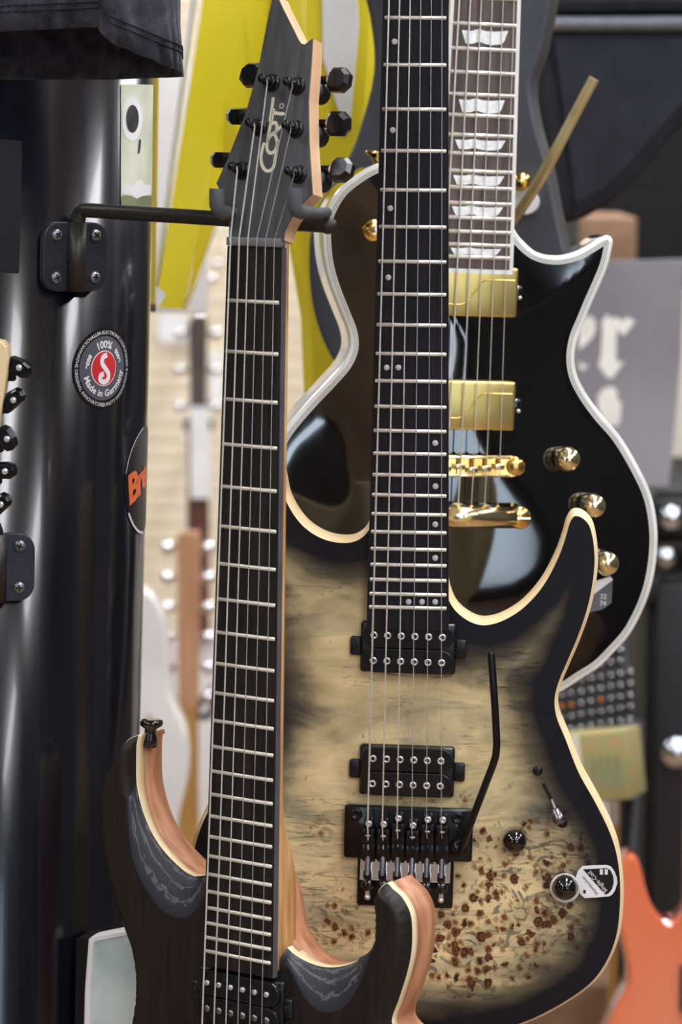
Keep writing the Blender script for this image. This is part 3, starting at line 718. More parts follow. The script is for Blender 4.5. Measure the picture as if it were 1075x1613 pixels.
for i, px in enumerate(xs):
    x = tx(px); dy = ty(head_y[i])-ty(1298)
    s_ = MB(); s_.box(x-.0049, x+.0049, ty(1353), ty(1330)+dy*.2, .0072, .0118, .0007)
    s_.box(x-.0049, x+.0049, ty(1330)+dy*.2, ty(1306)+dy, .0072, .0145, .0009)
    s_.box(x-.0042, x-.0018, ty(1322)+dy, ty(1304)+dy, .0135, .0165, .0006).box(x+.0018, x+.0042, ty(1322)+dy, ty(1304)+dy, .0135, .0165, .0006)
    s_.box(x-.0034, x+.0034, ty(1306)+dy, ty(1288)+dy, .0072, .0098, .0006)
    s_.build('saddle', 'black_metal', tr)
    MB().box(x-.0026, x+.0026, ty(1317)+dy, ty(1314)+dy, .0143, .0152, .0003).build('string_clamp', 'steel', tr)
    MB().lathe([(.0001, .0096), (.0026, .0096), (.0026, .0120), (.0020, .0128), (.0012, .0128), (.0010, .0116), (.0001, .0116)], 14, (x, ty(head_y[i]), 0)).build('saddle_screw', 'steel', tr)
    MB().tube([(x, ty(1351), .0098), (x, ty(1381), .0125)], [.0024, .0022], 10).build('lock_bolt', 'steel_dark', tr)
    MB().box(x-.0030, x+.0030, ty(1386), ty(1374), .0085, .0135, .0006).build('bolt_end', 'black_metal', tr)
    MB().lathe([(.0001, .002), (.0044, .002), (.0046, .004), (.0046, .0095), (.0038, .0108), (.0001, .0110)], 16, (x, ty(1399), 0)).build('fine_tuner', 'black_gloss', tr)
    MB().tube([(x, ty(1404), .0052), (x, ty(1420), .0052)], [.0017, .0019], 10).lathe([(.0001, -.0024), (.0018, -.0017), (.0024, 0), (.0018, .0017), (.0001, .0024)], 12, (x, ty(1421), .0052)).build('tuner_spring', 'steel', tr)
MB().lathe([(.0001, .007), (.0070, .007), (.0070, .0105), (.0058, .0125), (.0050, .0125), (.0048, .015), (.0001, .015)], 20, (tx(725), ty(1334), 0)).build('arm_collar', 'black_metal', tr)
arm_px = [(726, 1340, .012), (729, 1331, .019), (740, 1302, .026), (762, 1244, .032), (777, 1205, .036), (781.5, 1190, .038), (783, 1172, .039), (780.5, 1120, .040), (774.5, 1032, .042), (774, 1027, .042)]
ap = []
for px, py, hh in arm_px:
    a, b = MG.L(px, py, zf+hh); ap.append((a-ta, b-tb, hh))
ap = [tuple(Matrix.Rotation(.012, 3, 'Z') @ Vector(p)) for p in ap]
MB().tube(ap, [.0027]*9+[.0018], 12).build('tremolo_arm', 'black_metal', tr)
post = []
for i in range(6):
    a, b = MG.L(xs[i], 1342+(head_y[i]-1298)*.4, zf+.010); post.append([(a, b, zf+.0105)])
sadl = []
make_strings(mg, SF, .0352, .0530, .0016, zf+.0178, -.645, RAD, SMAT, None, post)
# controls
for px, py in ((811, 1322.7), (890.5, 1396)):
    a, b = MG.L(px, py+3, zf+.012)
    MB().lathe([(.0001, 0), (.0088, 0), (.0088, .009), (.0088, .0105)]+[(.0088*math.cos(t), .0105+.0078*math.sin(t)) for t in np.linspace(.1, PI/2-.02, 12)], 28, (a, b, zf)).build('control_knob', 'black_gloss', mg)
for px, py in ((847.5, 1214), (887, 1296.5)):
    a, b = MG.L(px, py, zf); cross_screw(mg, 'switch_screw', .0036, (a, b, zf))
a0, b0 = MG.L(856, 1234, zf); a1, b1 = MG.L(884, 1290, zf)
dd = np.array([a1-a0, b1-b0]); dd /= np.linalg.norm(dd); pp = np.array([-dd[1], dd[0]])*.0013
MB().prism([(a0+pp[0], b0+pp[1]), (a0-pp[0], b0-pp[1]), (a1-pp[0], b1-pp[1]), (a1+pp[0], b1+pp[1])], zf-.0005, zf+.00015).build('switch_slot', 'dark_hole', mg)
sw = bpy.data.objects.new('blade_switch', None); COL.objects.link(sw); sw.parent = mg
k0 = MG.L(870, 1262, zf+.003); k1 = MG.L(875, 1274, zf+.010); k2 = MG.L(883, 1297, zf+.0145)
MB().tube([(k0[0], k0[1], zf), (k1[0], k1[1], zf+.010)], .0011, 8).build('lever', 'steel', sw)
q1 = np.array([k1[0], k1[1], zf+.010]); q2 = np.array([k2[0], k2[1], zf+.0145])
MB().tube([q1, q1+(q2-q1)*.12, q1+(q2-q1)*.65, q1+(q2-q1)*.93, q2], [.0022, .0034, .0048, .0042, .0024], 16).build('tip', 'steel_dark', sw)
# headstock above the picture
MB().prism(ccw([(-.022, .010), (.022, .010), (.030, .045), (.034, .12), (.020, .20), (-.012, .19), (-.030, .06)]), -.018, -.004, .001).build('headstock', 'head_black', mg)

# hang tag on the lower knob
tagpx = [(625, 1075), (640, 1035), (675, 999), (760, 994), (860, 990), (895, 1003), (922, 1040), (941, 1090), (944, 1125), (925, 1185), (905, 1215), (880, 1230), (780, 1238), (690, 1243), (660, 1215), (640, 1170)]
TG = MG.sub(MG.P(*MG.L(938, 1388, zf+.0042), zf+.0042), 0.0)
def tpx(l): return TG.Ls([(780+x/4.886, 1160+y/4.886) for x, y in l], 0)
tg = thing('hang_tag', 'white and black coil-split tag hooked on the lower knob of the burl guitar', 'tag', TG)
MB().prism(tpx(tagpx), -.0005, .0004).build('tag_card', 'print_white', tg)
MB().prism(tpx([(678, 1022), (860, 1012), (890, 1028), (912, 1075), (916, 1125), (902, 1175), (875, 1208), (850, 1216)]), .0004, .00055).build('tag_panel', 'sticker_black', tg)
def tag_text(txt, c, ang, size, mat, par, z, bold=0.0):
    Vt, Ft = text_mesh(txt, size, bold=bold); A = np.array(Vt); A -= (A.min(0)+A.max(0))/2
    R2 = np.array([[math.cos(ang), -math.sin(ang)], [math.sin(ang), math.cos(ang)]]); A = A@R2.T
    cx, cy = tpx([c])[0]; return MB().add([(x+cx, y+cy, z) for x, y in A], Ft, 0, False).build('lettering', mat, par)
tag_text('Single-Coil', (795, 1115), 2.28, .0045, 'print_white', tg, .0007)
tag_text('Humbucker', (730, 1145), 2.28, .0036, 'sticker_black', tg, .0007)
for dx, dy in ((820, 1040), (858, 1040)):
    q = tpx([(dx-12, dy-20), (dx+12, dy-20), (dx+12, dy+22), (dx-12, dy+22)]); MB().prism(q, .00055, .0007).build('switch_icon', 'print_white', tg)
q = tpx([(680, 1180), (700, 1180), (700, 1208), (680, 1208)]); MB().prism(q, .0004, .0006).build('switch_icon', 'sticker_black', tg)
kx, ky = TG.loc(MG.P(*MG.L(890.5, 1398, zf+.003), zf+.003))[:2]
ring = MB()
for r0, r1, z0_, z1_ in ((.0092, .0108, -.0004, .0004),):
    ring.loft([[(kx+r*math.cos(a), ky+r*math.sin(a), z) for a in np.linspace(0, 2*PI, 28, endpoint=False)] for r, z in ((r0, z0_), (r1, z0_), (r1, z1_), (r0, z1_), (r0, z0_))])
ring.build('tag_loop', 'print_white', tg)

# ================================================================== SINGLE-CUT GUITAR: gloss black, white binding, gold hardware
LG = Fr((.1203, 2.1996, .3715), -.1632, .0212, .0417)
lg = thing('electric_guitar', 'gloss black single-cutaway guitar with white binding and gold pickups, bridge and knobs', 'guitar', LG)
SL, LW0, LW24 = .628, .041, .055
make_fretboard(lg, SL, LW0-.0006, LW24-.0006, -.4805, 'rosewood', 'rosewood', th=.0058)
make_frets(lg, SL, LW0, LW24, 24, 'fret_silver', r=.0016)
fb = MB()
for s in (-1, 1):
    L_ = []
    for b in np.linspace(0, -.4822, 12):
        w_ = nw(b, SL, LW0, LW24)/2; x0, x1 = s*(w_-.0003), s*(w_+.0026)
        L_.append([(x0, b, -.0011), (x1, b, -.0013), (x1, b, -.0072), (x0, b, -.0072)])
    fb.loft(L_, True, True, True, smooth=False)
w_ = LW24/2+.0025; fb.box(-w_, w_, -.4832, -.4800, -.0072, -.0010)
fb.build('fretboard_binding', 'binding_white', lg)
make_neck(lg, SL, LW0+.004, LW24+.004, -.44, 'gloss_body', lambda b: .0140+.004*min(1, -b/.4), lambda b: .85, zt=-.0073)
ze, zbk = -.0215, -.0215-.046
Lp = [(809, 352), (813, 364), (824, 379), (846.6, 397), (876.7, 403), (907, 397), (932, 384), (950, 373), (960, 371), (966, 378), (964, 395), (958, 420), (947, 447), (934, 476), (922, 505), (910, 535), (906, 565), (910, 590.5), (922, 615.7), (947, 651), (977, 686), (1007, 736), (1027.5, 781.5), (1036.5, 831.8), (1035, 882), (1025, 932), (1006, 977.5), (989, 1005), (972, 1024), (944, 1052), (916, 1070), (884, 1090), (840, 1106), (760, 1119), (690, 1120), (600, 1105), (520, 1070), (460, 1010), (420, 940), (402, 870), (401, 820), (412, 765), (428, 718), (445.8, 682), (463, 659), (490, 628.5), (520.8, 595.8), (542, 570.8), (551.5, 547.7), (549.6, 524.6), (538, 494), (522.7, 455), (513, 420.8), (508.5, 386), (509, 351.5), (518.8, 324.6), (536, 297.7), (567, 272.7), (597, 257), (640, 246), (690, 245)]
lout = ccw(resample(spline(LG.Ls(Lp, ze), False, 8)+LG.Ls([(720, 300), (780, 345)], ze), .0025))
def ring_band(par, name, mat, d0, d1, z, dz=0.0):
    return MB().loft([[(x, y, z) for x, y in offset(lout, d0)], [(x, y, z+dz) for x, y in offset(lout, d1)]]).build(name, mat, par)
MB().loft([[(x, y, ze-.0065) for x, y in lout], [(x, y, ze-.0012) for x, y in lout], [(x, y, ze-.0003) for x, y in offset(lout, .0009)], [(x, y, ze) for x, y in offset(lout, .0036)]]).build('binding', 'binding_white', lg)
for d0, d1, mt in ((.0036, .0041, 'purfling_black'), (.0041, .0051, 'binding_white'), (.0051, .0056, 'purfling_black'), (.0056, .0066, 'binding_white')):
    ring_band(lg, 'purfling', mt, d0, d1, ze)
MB().loft([[(x, y, zbk) for x, y in offset(lout, .004)], [(x, y, zbk+.001) for x, y in offset(lout, .0015)], [(x, y, zbk+.005) for x, y in lout], [(x, y, ze-.0065) for x, y in lout]], cap0=True).build('body', 'gloss_body', lg)
lin_ = offset(lout, .0066)
def lp_h(V):
    d = dist_to(V, lout)-.0066; return ze+.0090*sstep(d, -.004, .090)
V, Z, F = fill(lin_, .004, lp_h)
MB().add([(x, y, z) for (x, y), z in zip(V, Z)], F).build('body_top', 'gloss_body', lg)
def lz(a, b): return float(lp_h(np.array([[a, b]]))[0])
# pearl flag inlays
flag = [(0, .12), (.22, .14), (.37, 0), (.50, .12), (.70, .14), (1, .05), (.91, .75), (.84, .92), (.63, 1), (.50, .92), (.39, .80), (.22, .95), (.08, .95)]
for x0, x1, y0, y1 in ((728, 801, 46, 71), (723, 796, 155, 179), (717, 797, 219, 237), (714, 795, 275, 293), (712, 793, 324, 341), (710, 790, 390, 403)):
    poly = LG.Ls([(x0+u_*(x1-x0), y0+v_*(y1-y0)+(u_-.5)*3) for u_, v_ in flag], -.0008)
    MB().prism(poly, -.0012, -.00055).build('flag_inlay', 'pearl', lg)
# gold covered pickups
for y0, y1, xr in ((424, 503, 816), (602, 682, 812)):
    r_ = LG.L(xr, (y0+y1)/2, -.002); bc = r_[1]; hw = .0345
    pk = bpy.data.objects.new('pickup', None); COL.objects.link(pk); pk.parent = lg; pk.location = (r_[0]-hw, bc+.0008, -.0035)
    zz = lz(0, bc)+.0035
    MB().box(-hw, hw, -.0190, .0190, zz-.002, 0.0022, .0022, seg=3).build('cover', 'gold_brushed', pk)
    # raised S line stamped across the cover
    MB().tube([(-hw+.003, -.010, .0023), (-.010, -.010, .0023), (-.005, -.008, .0023), (.006, .0075, .0023), (.010, .0095, .0023), (hw-.003, .0095, .0023)], .0006, 6).build('cover_line', 'gold', pk)
    MB().box(hw-.001, hw+.007, -.0055, .0055, zz-.001, zz+.002, .002).box(-hw-.007, -hw+.001, -.0055, .0055, zz-.001, zz+.002, .002).build('mounting_leg', 'black_gloss', pk)
    MB().lathe([(.0001, 0), (.0018, 0), (.0014, .0014), (.0001, .0016)], 12, (hw+.0045, -.004, zz+.002)).build('mounting_screw', 'steel', pk)
# bridge
br = bpy.data.objects.new('bridge', None); COL.objects.link(br); br.parent = lg
e1 = LG.L(811, 737, .001); bb = e1[1]; hb = .0410; zz = lz(0, bb)
br.location = (e1[0]-hb+.003, bb, 0); br.rotation_euler = (0, 0, .012)
poly = [(hb-.004+.0085*math.cos(a), .0085*math.sin(a)) for a in np.linspace(-PI/2, PI/2, 11)]+[(-hb+.004+.0085*math.cos(a), .0085*math.sin(a)) for a in np.linspace(PI/2, 1.5*PI, 11)]
MB().prism(poly, zz+.006, -.0042, .0008).build('bridge_base', 'gold', br)
MB().box(-hb+.004, hb-.006, .0062, .0080, -.005, .0008, .0005).box(-hb+.004, hb-.006, -.0080, -.0062, -.005, -.0010, .0005).build('bridge_rail', 'gold_pale', br)
for s in (-1, 1):
    MB().lathe([(.0001, zz-.002), (.0040, zz-.002), (.0040, -.0042), (.0068, -.0042), (.0068, .0006), (.0055, .0014), (.0001, .0014)], 18, (s*(hb-.001), 0, 0)).build('bridge_post', 'gold', br)
for i in range(6):
    x = (i-2.5)*.0104; off = (-.0016, -.0006, .0008, -.0016, -.0004, .0010)[i]
    MB().box(x-.0042, x+.0042, -.0032+off, .0012+off, -.005, .0012, .0007).build('saddle', 'gold_pale', br)
    MB().tube([(x, .0012+off, -.0012), (x, .0094, -.0012)], .0015, 8).build('saddle_screw', 'gold', br)
# stop tailpiece
tp = bpy.data.objects.new('tailpiece', None); COL.objects.link(tp); tp.parent = lg
e2 = LG.L(820, 816, .0); b2 = e2[1]; ht = .0485; zz = lz(0, b2)
tp.location = (e2[0]-ht+.004, b2, 0); tp.rotation_euler = (0, 0, .012)
loops = []
for x in (-.0405, .0405):
    loops.append([(x, .0085*math.cos(a)*1.0, zz+.0135+.0085*math.sin(a)*.82) for a in np.linspace(0, 2*PI, 18, endpoint=False)])
MB().loft(loops, True, True, True).build('tail_bar', 'gold_pale', tp)
for s in (-1, 1):
    MB().lathe([(.0001, zz-.001), (.0055, zz-.001), (.0055, zz+.012), (.0088, zz+.012), (.0088, zz+.0175), (.0076, zz+.0190), (.0001, zz+.0190)], 20, (s*.0435, 0, 0)).build('tail_stud', 'gold', tp)
    MB().box(s*.0435-.0075, s*.0435+.0075, -.0008, .0008, zz+.0186, zz+.0194).build('stud_slot', 'gold_pale', tp)
for i in range(6): MB().lathe([(.0001, -.0006), (.0022, -.0006), (.0022, .0006), (.0001, .0006)], 10, ((i-2.5)*.0104, .0086, zz+.0135), (np.array([1., 0, 0]), np.array([0, 0, 1.]), np.array([0, 1., 0]))).build('string_hole', 'gold', tp)
post = []
for i in range(6): post.append([((i-2.5)*.0104+tp.location.x, b2+.0085, zz+.0135)])
make_strings(lg, SL, .0350, .0515, .0016, .0028, bb, [.00075, .00066, .00056, .0004, .00036, .00032], ['string_gold']*6, None, post)
# gold dome knobs
for px, py in ((896, 724), (936, 797.5), (957, 888)):
    a, b = LG.L(px, py, -.0015); zz = lz(a, b)
    kb = MB().lathe([(.0001, 0), (.0090, 0), (.0090, .010), (.0086, .0115), (.0092, .0122)]+[(.0097*math.cos(t), .0150+.0085*math.sin(t)) for t in np.linspace(-.15, PI/2-.02, 12)], 32).build('control_knob', 'gold_pale', lg)
    kb.location = (a, b, zz)
# pickup selector by the upper bout
a, b = LG.L(590, 363, -.012); zz = lz(a, b)
MB().lathe([(.0001, 0), (.0085, 0), (.0085, .0012), (.0075, .0020), (.0055, .0022), (.0052, .0040), (.0035, .0042), (.0001, .0042)], 22, (a, b, zz)).build('selector_plate', 'gold', lg)
MB().tube([(a, b, zz+.003), (a+.0005, b+.001, zz+.014), (a+.0008, b+.0015, zz+.022)], [.0018, .0028, .0034], 12).build('selector_tip', 'pearl', lg)
a, b = LG.L(594, 243, -.045)
MB().lathe([(.0001, -.010), (.0045, -.010), (.0036, .000), (.0036, .003), (.0062, .005), (.0062, .007), (.0001, .008)], 16, (a, b-.004, -.045), (X_, Y_, np.array([-.5, .86, 0]))).build('strap_button', 'gold', lg)
MB().prism(ccw([(-.024, .006), (.024, .006), (.038, .03), (.040, .13), (.0, .17), (-.040, .15), (-.038, .03)]), -.020, -.005, .001).build('headstock', 'gloss_body', lg)
# small folded paper tag on its lowest knob
TL = LG.sub(LG.P(*LG.L(942, 932, -.008), -.008), 0.0)
tl = thing('hang_tag', 'small folded grey and white tag under the lowest gold knob', 'tag', TL)
MB().prism(TL.Ls([(905, 925), (962, 908), (966, 913), (936, 936), (905, 960)], 0), -.0004, .0004).build('tag_flap', 'print_white', tl)
MB().prism(TL.Ls([(905, 958), (936, 937), (966, 914), (964, 950), (950, 960), (925, 966), (905, 962)], 0), -.0012, -.0006).build('tag_card', 'sticker_grey', tl)
V_, F_ = text_mesh('32\n74', .0055); A = np.array(V_); A -= (A.min(0)+A.max(0))/2; c_ = TL.L(951, 945, 0)
MB().add([(x+c_[0], y+c_[1], -.0004) for x, y in A], F_, 0, False).build('lettering', 'print_white', tl)

# ================================================================== PILLAR with stickers and hanger
PAX = at(-26, 580, 2.14); PR = 262/FPX*2.14*.995
tiltx = 0.0330
class Pillar: pass
PW = np.array([tiltx, 0, 1.0]); PW /= np.linalg.norm(PW)
PX = np.array([1.0, 0, -tiltx]); PX /= np.linalg.norm(PX); PY = np.cross(PW, PX)
t0 = -PAX[2]/PW[2]; PO = PAX+PW*t0          # axis foot on the floor
pm_ = Matrix.Identity(4)
for i in range(3): pm_[i][0], pm_[i][1], pm_[i][2], pm_[i][3] = PX[i], PY[i], PW[i], PO[i]
def pil_hit(px, py, dr=0.0):
    d = ray(px, py); o = CAM-PO; dx, dy = d@PX, d@PY; ox, oy = o@PX, o@PY
    A, B, C = dx*dx+dy*dy, 2*(dx*ox+dy*oy), ox*ox+oy*oy-(PR+dr)**2
    disc = max(B*B-4*A*C, 0); t = (-B-math.sqrt(disc))/(2*A); p = o+d*t
    return math.atan2(p@PX, -(p@PY)), float(p@PW)
def pil_pt(phi, z, dr=0.0): return ((PR+dr)*math.sin(phi), -(PR+dr)*math.cos(phi), z)
pillar = MB().lathe([(PR, -.02), (PR, .1), (PR, 2.88)], 128).build('pillar', 'pillar_black'); pillar.matrix_world = pm_
tag(pillar, 'tall round gloss black pillar carrying stickers and a guitar hanger', 'pillar')
def patch(name, par, mat, pts2, dr, phi0, z0, zt=None, n=None):
    """flat outline (s,t in metres) wrapped on the pillar"""
    V, Z, F = fill(pts2, .0022, lambda V: np.zeros(len(V)))
    return MB().add([pil_pt(phi0+x/PR, z0+y, dr) for x, y in V], F).build(name, mat, par)
def sticker(name, label, cat='sticker'):
    o = thing(name, label, cat); o.matrix_world = pm_; return o
# round maker's sticker
ph, zz = pil_hit(163, 580); RS = .0292
st = sticker('round_sticker', 'round grey and black sticker with red centre and white letter S on the pillar')
circ = lambda r, n=48, sx=1: [(r*sx*math.cos(2*PI*i/n), r*math.sin(2*PI*i/n)) for i in range(n)]
patch('sticker_rim', st, 'sticker_black', circ(RS), .0004, ph, zz)
patch('sticker_face', st, 'sticker_grey', circ(RS*.80), .0006, ph, zz)
patch('sticker_ring', st, 'print_white', circ(RS*.445), .0008, ph, zz)
patch('sticker_centre', st, 'print_red', circ(RS*.42), .0010, ph, zz)
def wrap_strip(path, w, dr, mat, par, name='lettering'):
    pp = resample(spline(path, False, 6), .0006, False); P = np.array(pp); T = np.gradient(P, axis=0); T /= np.linalg.norm(T, axis=1)[:, None]; Nn = np.stack([-T[:, 1], T[:, 0]], 1)*w
    return MB().loft([[pil_pt(ph+(p[0]-n[0])/PR, zz+p[1]-n[1], dr), pil_pt(ph+(p[0]+n[0])/PR, zz+p[1]+n[1], dr)] for p, n in zip(P, Nn)], closed=False).build(name, mat, par)
k = RS
wrap_strip([(x*k, y*k) for x, y in ((.08, .33), (-.06, .28), (-.09, .14), (.04, -.02), (.14, -.14), (.12, -.28), (-.02, -.34), (-.14, -.28), (-.13, -.17), (-.02, -.14))], .0019, .0013, 'print_white', st, 'letter_s')
def arc_text(txt, r, mid, size, inward=False, par=st, mat='print_white', dr=.0012, space=1.0, bold=0):
    V_, F_ = text_mesh(txt, size, space=space, bold=bold); A = np.array(V_); A[:, 0] -= (A[:, 0].min()+A[:, 0].max())/2; A[:, 1] -= size*.35; out = []
    for x, y in A:
        if not inward: a = mid-x/r; q = r+y; out.append((q*math.cos(a), q*math.sin(a)))
        else: a = mid+x/r; q = r-y; out.append((q*math.cos(a), q*math.sin(a)))
    return MB().add([pil_pt(ph+x/PR, zz+y, dr) for x, y in out], F_, 0, False).build('lettering', mat, par)
arc_text('100%', RS*.60, PI/2, RS*.26, bold=.0002); arc_text('Made in Germany', RS*.62, -PI/2+.10, RS*.235, True, bold=.00015)
arc_text('ecos', RS*.60, PI-.32, RS*.20, bold=.0003); arc_text('tone', RS*.60, .55, RS*.20, bold=.0003)
arc_text('WWW.SCHALLER-ELECTRONIC.COM', RS*.895, PI/2+.12, RS*.125, space=.98); arc_text('THE ORIGINAL INNOVATORS', RS*.90, PI+.62, RS*.125, True)
arc_text('QUALITY INNOVATION & SERVICE', RS*.90, -.58, RS*.125, True)
# tall pale sticker with round portrait
def px_poly(pts): return [pil_hit(x, y) for x, y in pts]
ph0, zz0 = pil_hit(214, 230)
def rel(pts): return [((p-ph0)*PR, z-zz0) for p, z in px_poly(pts)]
t2 = sticker('tall_sticker', 'tall pale green sticker with a round dark portrait near the top of the pillar')
patch('sticker_sheet', t2, 'sticker_mint', rel([(190, 133), (214, 133), (235, 133.5), (241, 134), (240, 200), (239, 290), (237.5, 320), (213, 320), (190, 320), (190, 225)]), .0004, ph0, zz0)
patch('sticker_strip', t2, 'sticker_olive', rel([(190, 308), (212, 308), (237.5, 308), (237, 343), (212, 343), (190, 343)]), .0006, ph0, zz0)
el = lambda cx, cy, rx, ry, n=28: [(cx+rx*math.cos(2*PI*i/n), cy+ry*math.sin(2*PI*i/n)) for i in range(n)]
patch('portrait_disc', t2, 'print_white', rel([(max(190.5, x), y) for x, y in el(207, 187, 16, 35)]), .0007, ph0, zz0)
patch('portrait', t2, 'print_dark', rel(el(207, 187, 10, 22)), .0010, ph0, zz0)
patch('print_figure', t2, 'print_dark', rel([(218, 218), (221, 220), (220, 234), (218, 243), (215.5, 242), (217, 230)]), .0008, ph0, zz0)
patch('print_band', t2, 'print_white', rel([(191, 292), (200, 290), (208, 293), (214, 284), (222, 283), (226, 290), (236.5, 292), (236, 306), (222, 309), (214, 313), (204, 307), (191, 306)]), .0008, ph0, zz0)
# dark grey rectangle
ph0, zz0 = pil_hit(10, 325)
t3 = sticker('dark_sticker', 'plain dark grey rectangular sticker on the pillar beside the hanger plate')
patch('sticker_sheet', t3, 'sticker_dark', rel([(-30, 219), (0, 219), (35, 222), (33, 325), (30, 430), (0, 428), (-30, 427)]), .0005, ph0, zz0)
# orange lettered sticker on the turn of the pillar
ph0, zz0 = pil_hit(222, 775); ph = ph0; zz = zz0
t4 = sticker('lettered_sticker', 'round black sticker with orange letters and white rim wrapping round the pillar side')
RB = .040
cphi = pil_hit(196, 764); 
def pb(name, mat, pts2, dr): return patch(name, t4, mat, pts2, dr, cphi[0]+RB/PR, cphi[1])
pb('sticker_face', 'sticker_black', circ(RB), .0005)
ph = cphi[0]+RB/PR; zz = cphi[1]
wrap_strip([(RB*math.cos(a), RB*math.sin(a)) for a in np.linspace(PI*.55, PI*.93, 14)], .0006, .0008, 'frame_grey', t4, 'rim_line')
wrap_strip([(RB*math.cos(a), RB*math.sin(a)) for a in np.linspace(PI*1.18, PI*1.5, 14)], .0010, .0008, 'print_white', t4, 'rim_line')
V_, F_ = text_mesh('Bre', .030, shear=.1, space=.85, bold=.0012); A = np.array(V_); A[:, 0] -= A[:, 0].min(); A *= (1.15, 1)
ca, sa = math.cos(.28), math.sin(.28); A = np.array([(x*ca-y*sa-.0330, x*sa+y*ca-.0150) for x, y in A])
MB().add([pil_pt(ph+x/PR, zz+y, .001) for x, y in A], F_, 0, False).build('lettering', 'print_orange', t4)

# guitar hanger: plate, screws, bent arm, padded yoke
def tangent_frame(px, py, dr):
    p_, z_ = pil_hit(px, py); f = Fr((0, 0, 0), 0, 0, 0); l = pil_pt(p_, z_, dr); f.O = PO+PX*l[0]+PY*l[1]+PW*l[2]
    f.n = PX*math.sin(p_)-PY*math.cos(p_); f.u = PX*math.cos(p_)+PY*math.sin(p_); f.v = PW; return f
def round_rect(x0, x1, y0, y1, r, corners=(1, 1, 1, 1)):
    out = []
    for (cx, cy, a0, on) in ((x1-r, y1-r, 0, corners[0]), (x0+r, y1-r, PI/2, corners[1]), (x0+r, y0+r, PI, corners[2]), (x1-r, y0+r, 1.5*PI, corners[3])):
        if on: out += [(cx+r*math.cos(a0+PI/2*k/6), cy+r*math.sin(a0+PI/2*k/6)) for k in range(7)]
        else: out.append((cx+r*(1 if a0 in (0, 1.5*PI) else -1), cy+r*(1 if a0 < 2 else -1)))
    return out
def plate_set(h, PF, hw=.0265, hh=.0245):
    MB().prism(round_rect(-hw, -.0055, -hh, hh, .012, (0, 1, 1, 0)), -.0035, .0015, .0007).prism(round_rect(.0055, hw, -hh, hh, .012, (1, 0, 0, 1)), -.0035, .0015, .0007).build('wall_plate', 'hanger_plate', h)
    lp = [[(.0072*math.cos(a)*1.0, y, .0010+.0085*math.sin(a)) for a in np.linspace(0, PI, 13)] for y in (-hh, hh)]
    MB().loft(lp, True, True, True).build('socket', 'hanger_metal', h)
    for s in (-1, 1):
        for t in (-1, 1): cross_screw(h, 'screw', .0043, (s*.0160, t*.0150+.0005, .0014), 'zinc', random.uniform(0, 1.5))
PF = tangent_frame(113, 404, .0042)
hg = thing('guitar_hanger', 'black steel guitar hanger with screwed plate and padded yoke under the headstock', 'hanger', PF)
plate_set(hg, PF)
B_ = FG.P(*FG.L(517, 355, -.032), -.032)
A_ = PF.P(.0, .0335, .0035)
dirv = B_-A_
def pl(P): return PF.loc(P)
rod = [(0, .012, .0035), (0, .0255, .0035)]
c0 = A_+dirv*.02; c1 = A_+dirv*.05
rod += [pl(A_+np.array([0, 0, -.004])+dirv*.003), pl(A_+np.array([0, 0, -.0012])+dirv*.010), pl(c0), pl(c1), pl(A_+dirv*.5), pl(B_)]
MB().tube(rod, .0052, 14).lathe([(.0001, -.0058), (.0045, -.0045), (.0062, 0), (.0045, .0045), (.0001, .0058)], 14, pl(B_)).build('arm', 'hanger_metal', hg)
for (fx, fy, ty_) in ((341.5, 335, 297), (463.5, 334, 296)):
    a, b = FG.L(fx, fy, .012); a2, b2_ = FG.L(fx-1.5, ty_, .012); topd = b2_-b
    path = [(a, b, -.030), (a, b, -.010), (a, b, .003), (a, b+.0012, .009), (a, b+.005, .012), (a, b+.010, .0125), (a, b+topd, .0125)]
    if fx < 400: path = [(a+.004, b, -.030), (a+.003, b, -.010)]+path[2:]
    MB().tube([pl(FG.P(*p)) for p in path], [.0034, .0034, .0050, .0050, .0050, .0050, .0048], 14).build('yoke_hook', 'rubber', hg)

# second hanger and the pale headstock hung on it at the pillar's other side
PF2 = tangent_frame(-6, 892, .0042)
h2 = thing('guitar_hanger', 'black hanger plate on the pillar below the pale headstock', 'hanger', PF2)
plate_set(h2, PF2, hh=.0245, hw=.0270)
MB().tube([(0, .010, .004), (0, .024, .004), (-.002, .030, .009), (-.006, .031, .020), (-.015, .031, .060)], .0045, 12).build('arm', 'hanger_metal', h2)
EG = Fr(at(-20, 640, 1.945), .05, .01, .05, True)
eg = thing('electric_guitar', 'pale maple headstock with dark chrome tuning keys in front of the pillar', 'guitar', EG)
ep = [(-78, 700), (-62, 560), (-40, 535), (-10, 534), (4, 538), (11, 547), (13, 565), (10, 590), (5, 625), (-2, 665), (-8, 705), (-14, 745), (-19, 790), (-28, 830), (-60, 830)]
MB().prism(EG.Ls(ep, 0), -.014, 0, .0015).build('headstock', 'pale_maple', eg)
MB().prism(EG.Ls([(-60, 830), (-28, 830), (-26, 1700), (-66, 1700)], 0), -.020, -.002, .003).build('neck', 'pale_maple', eg)
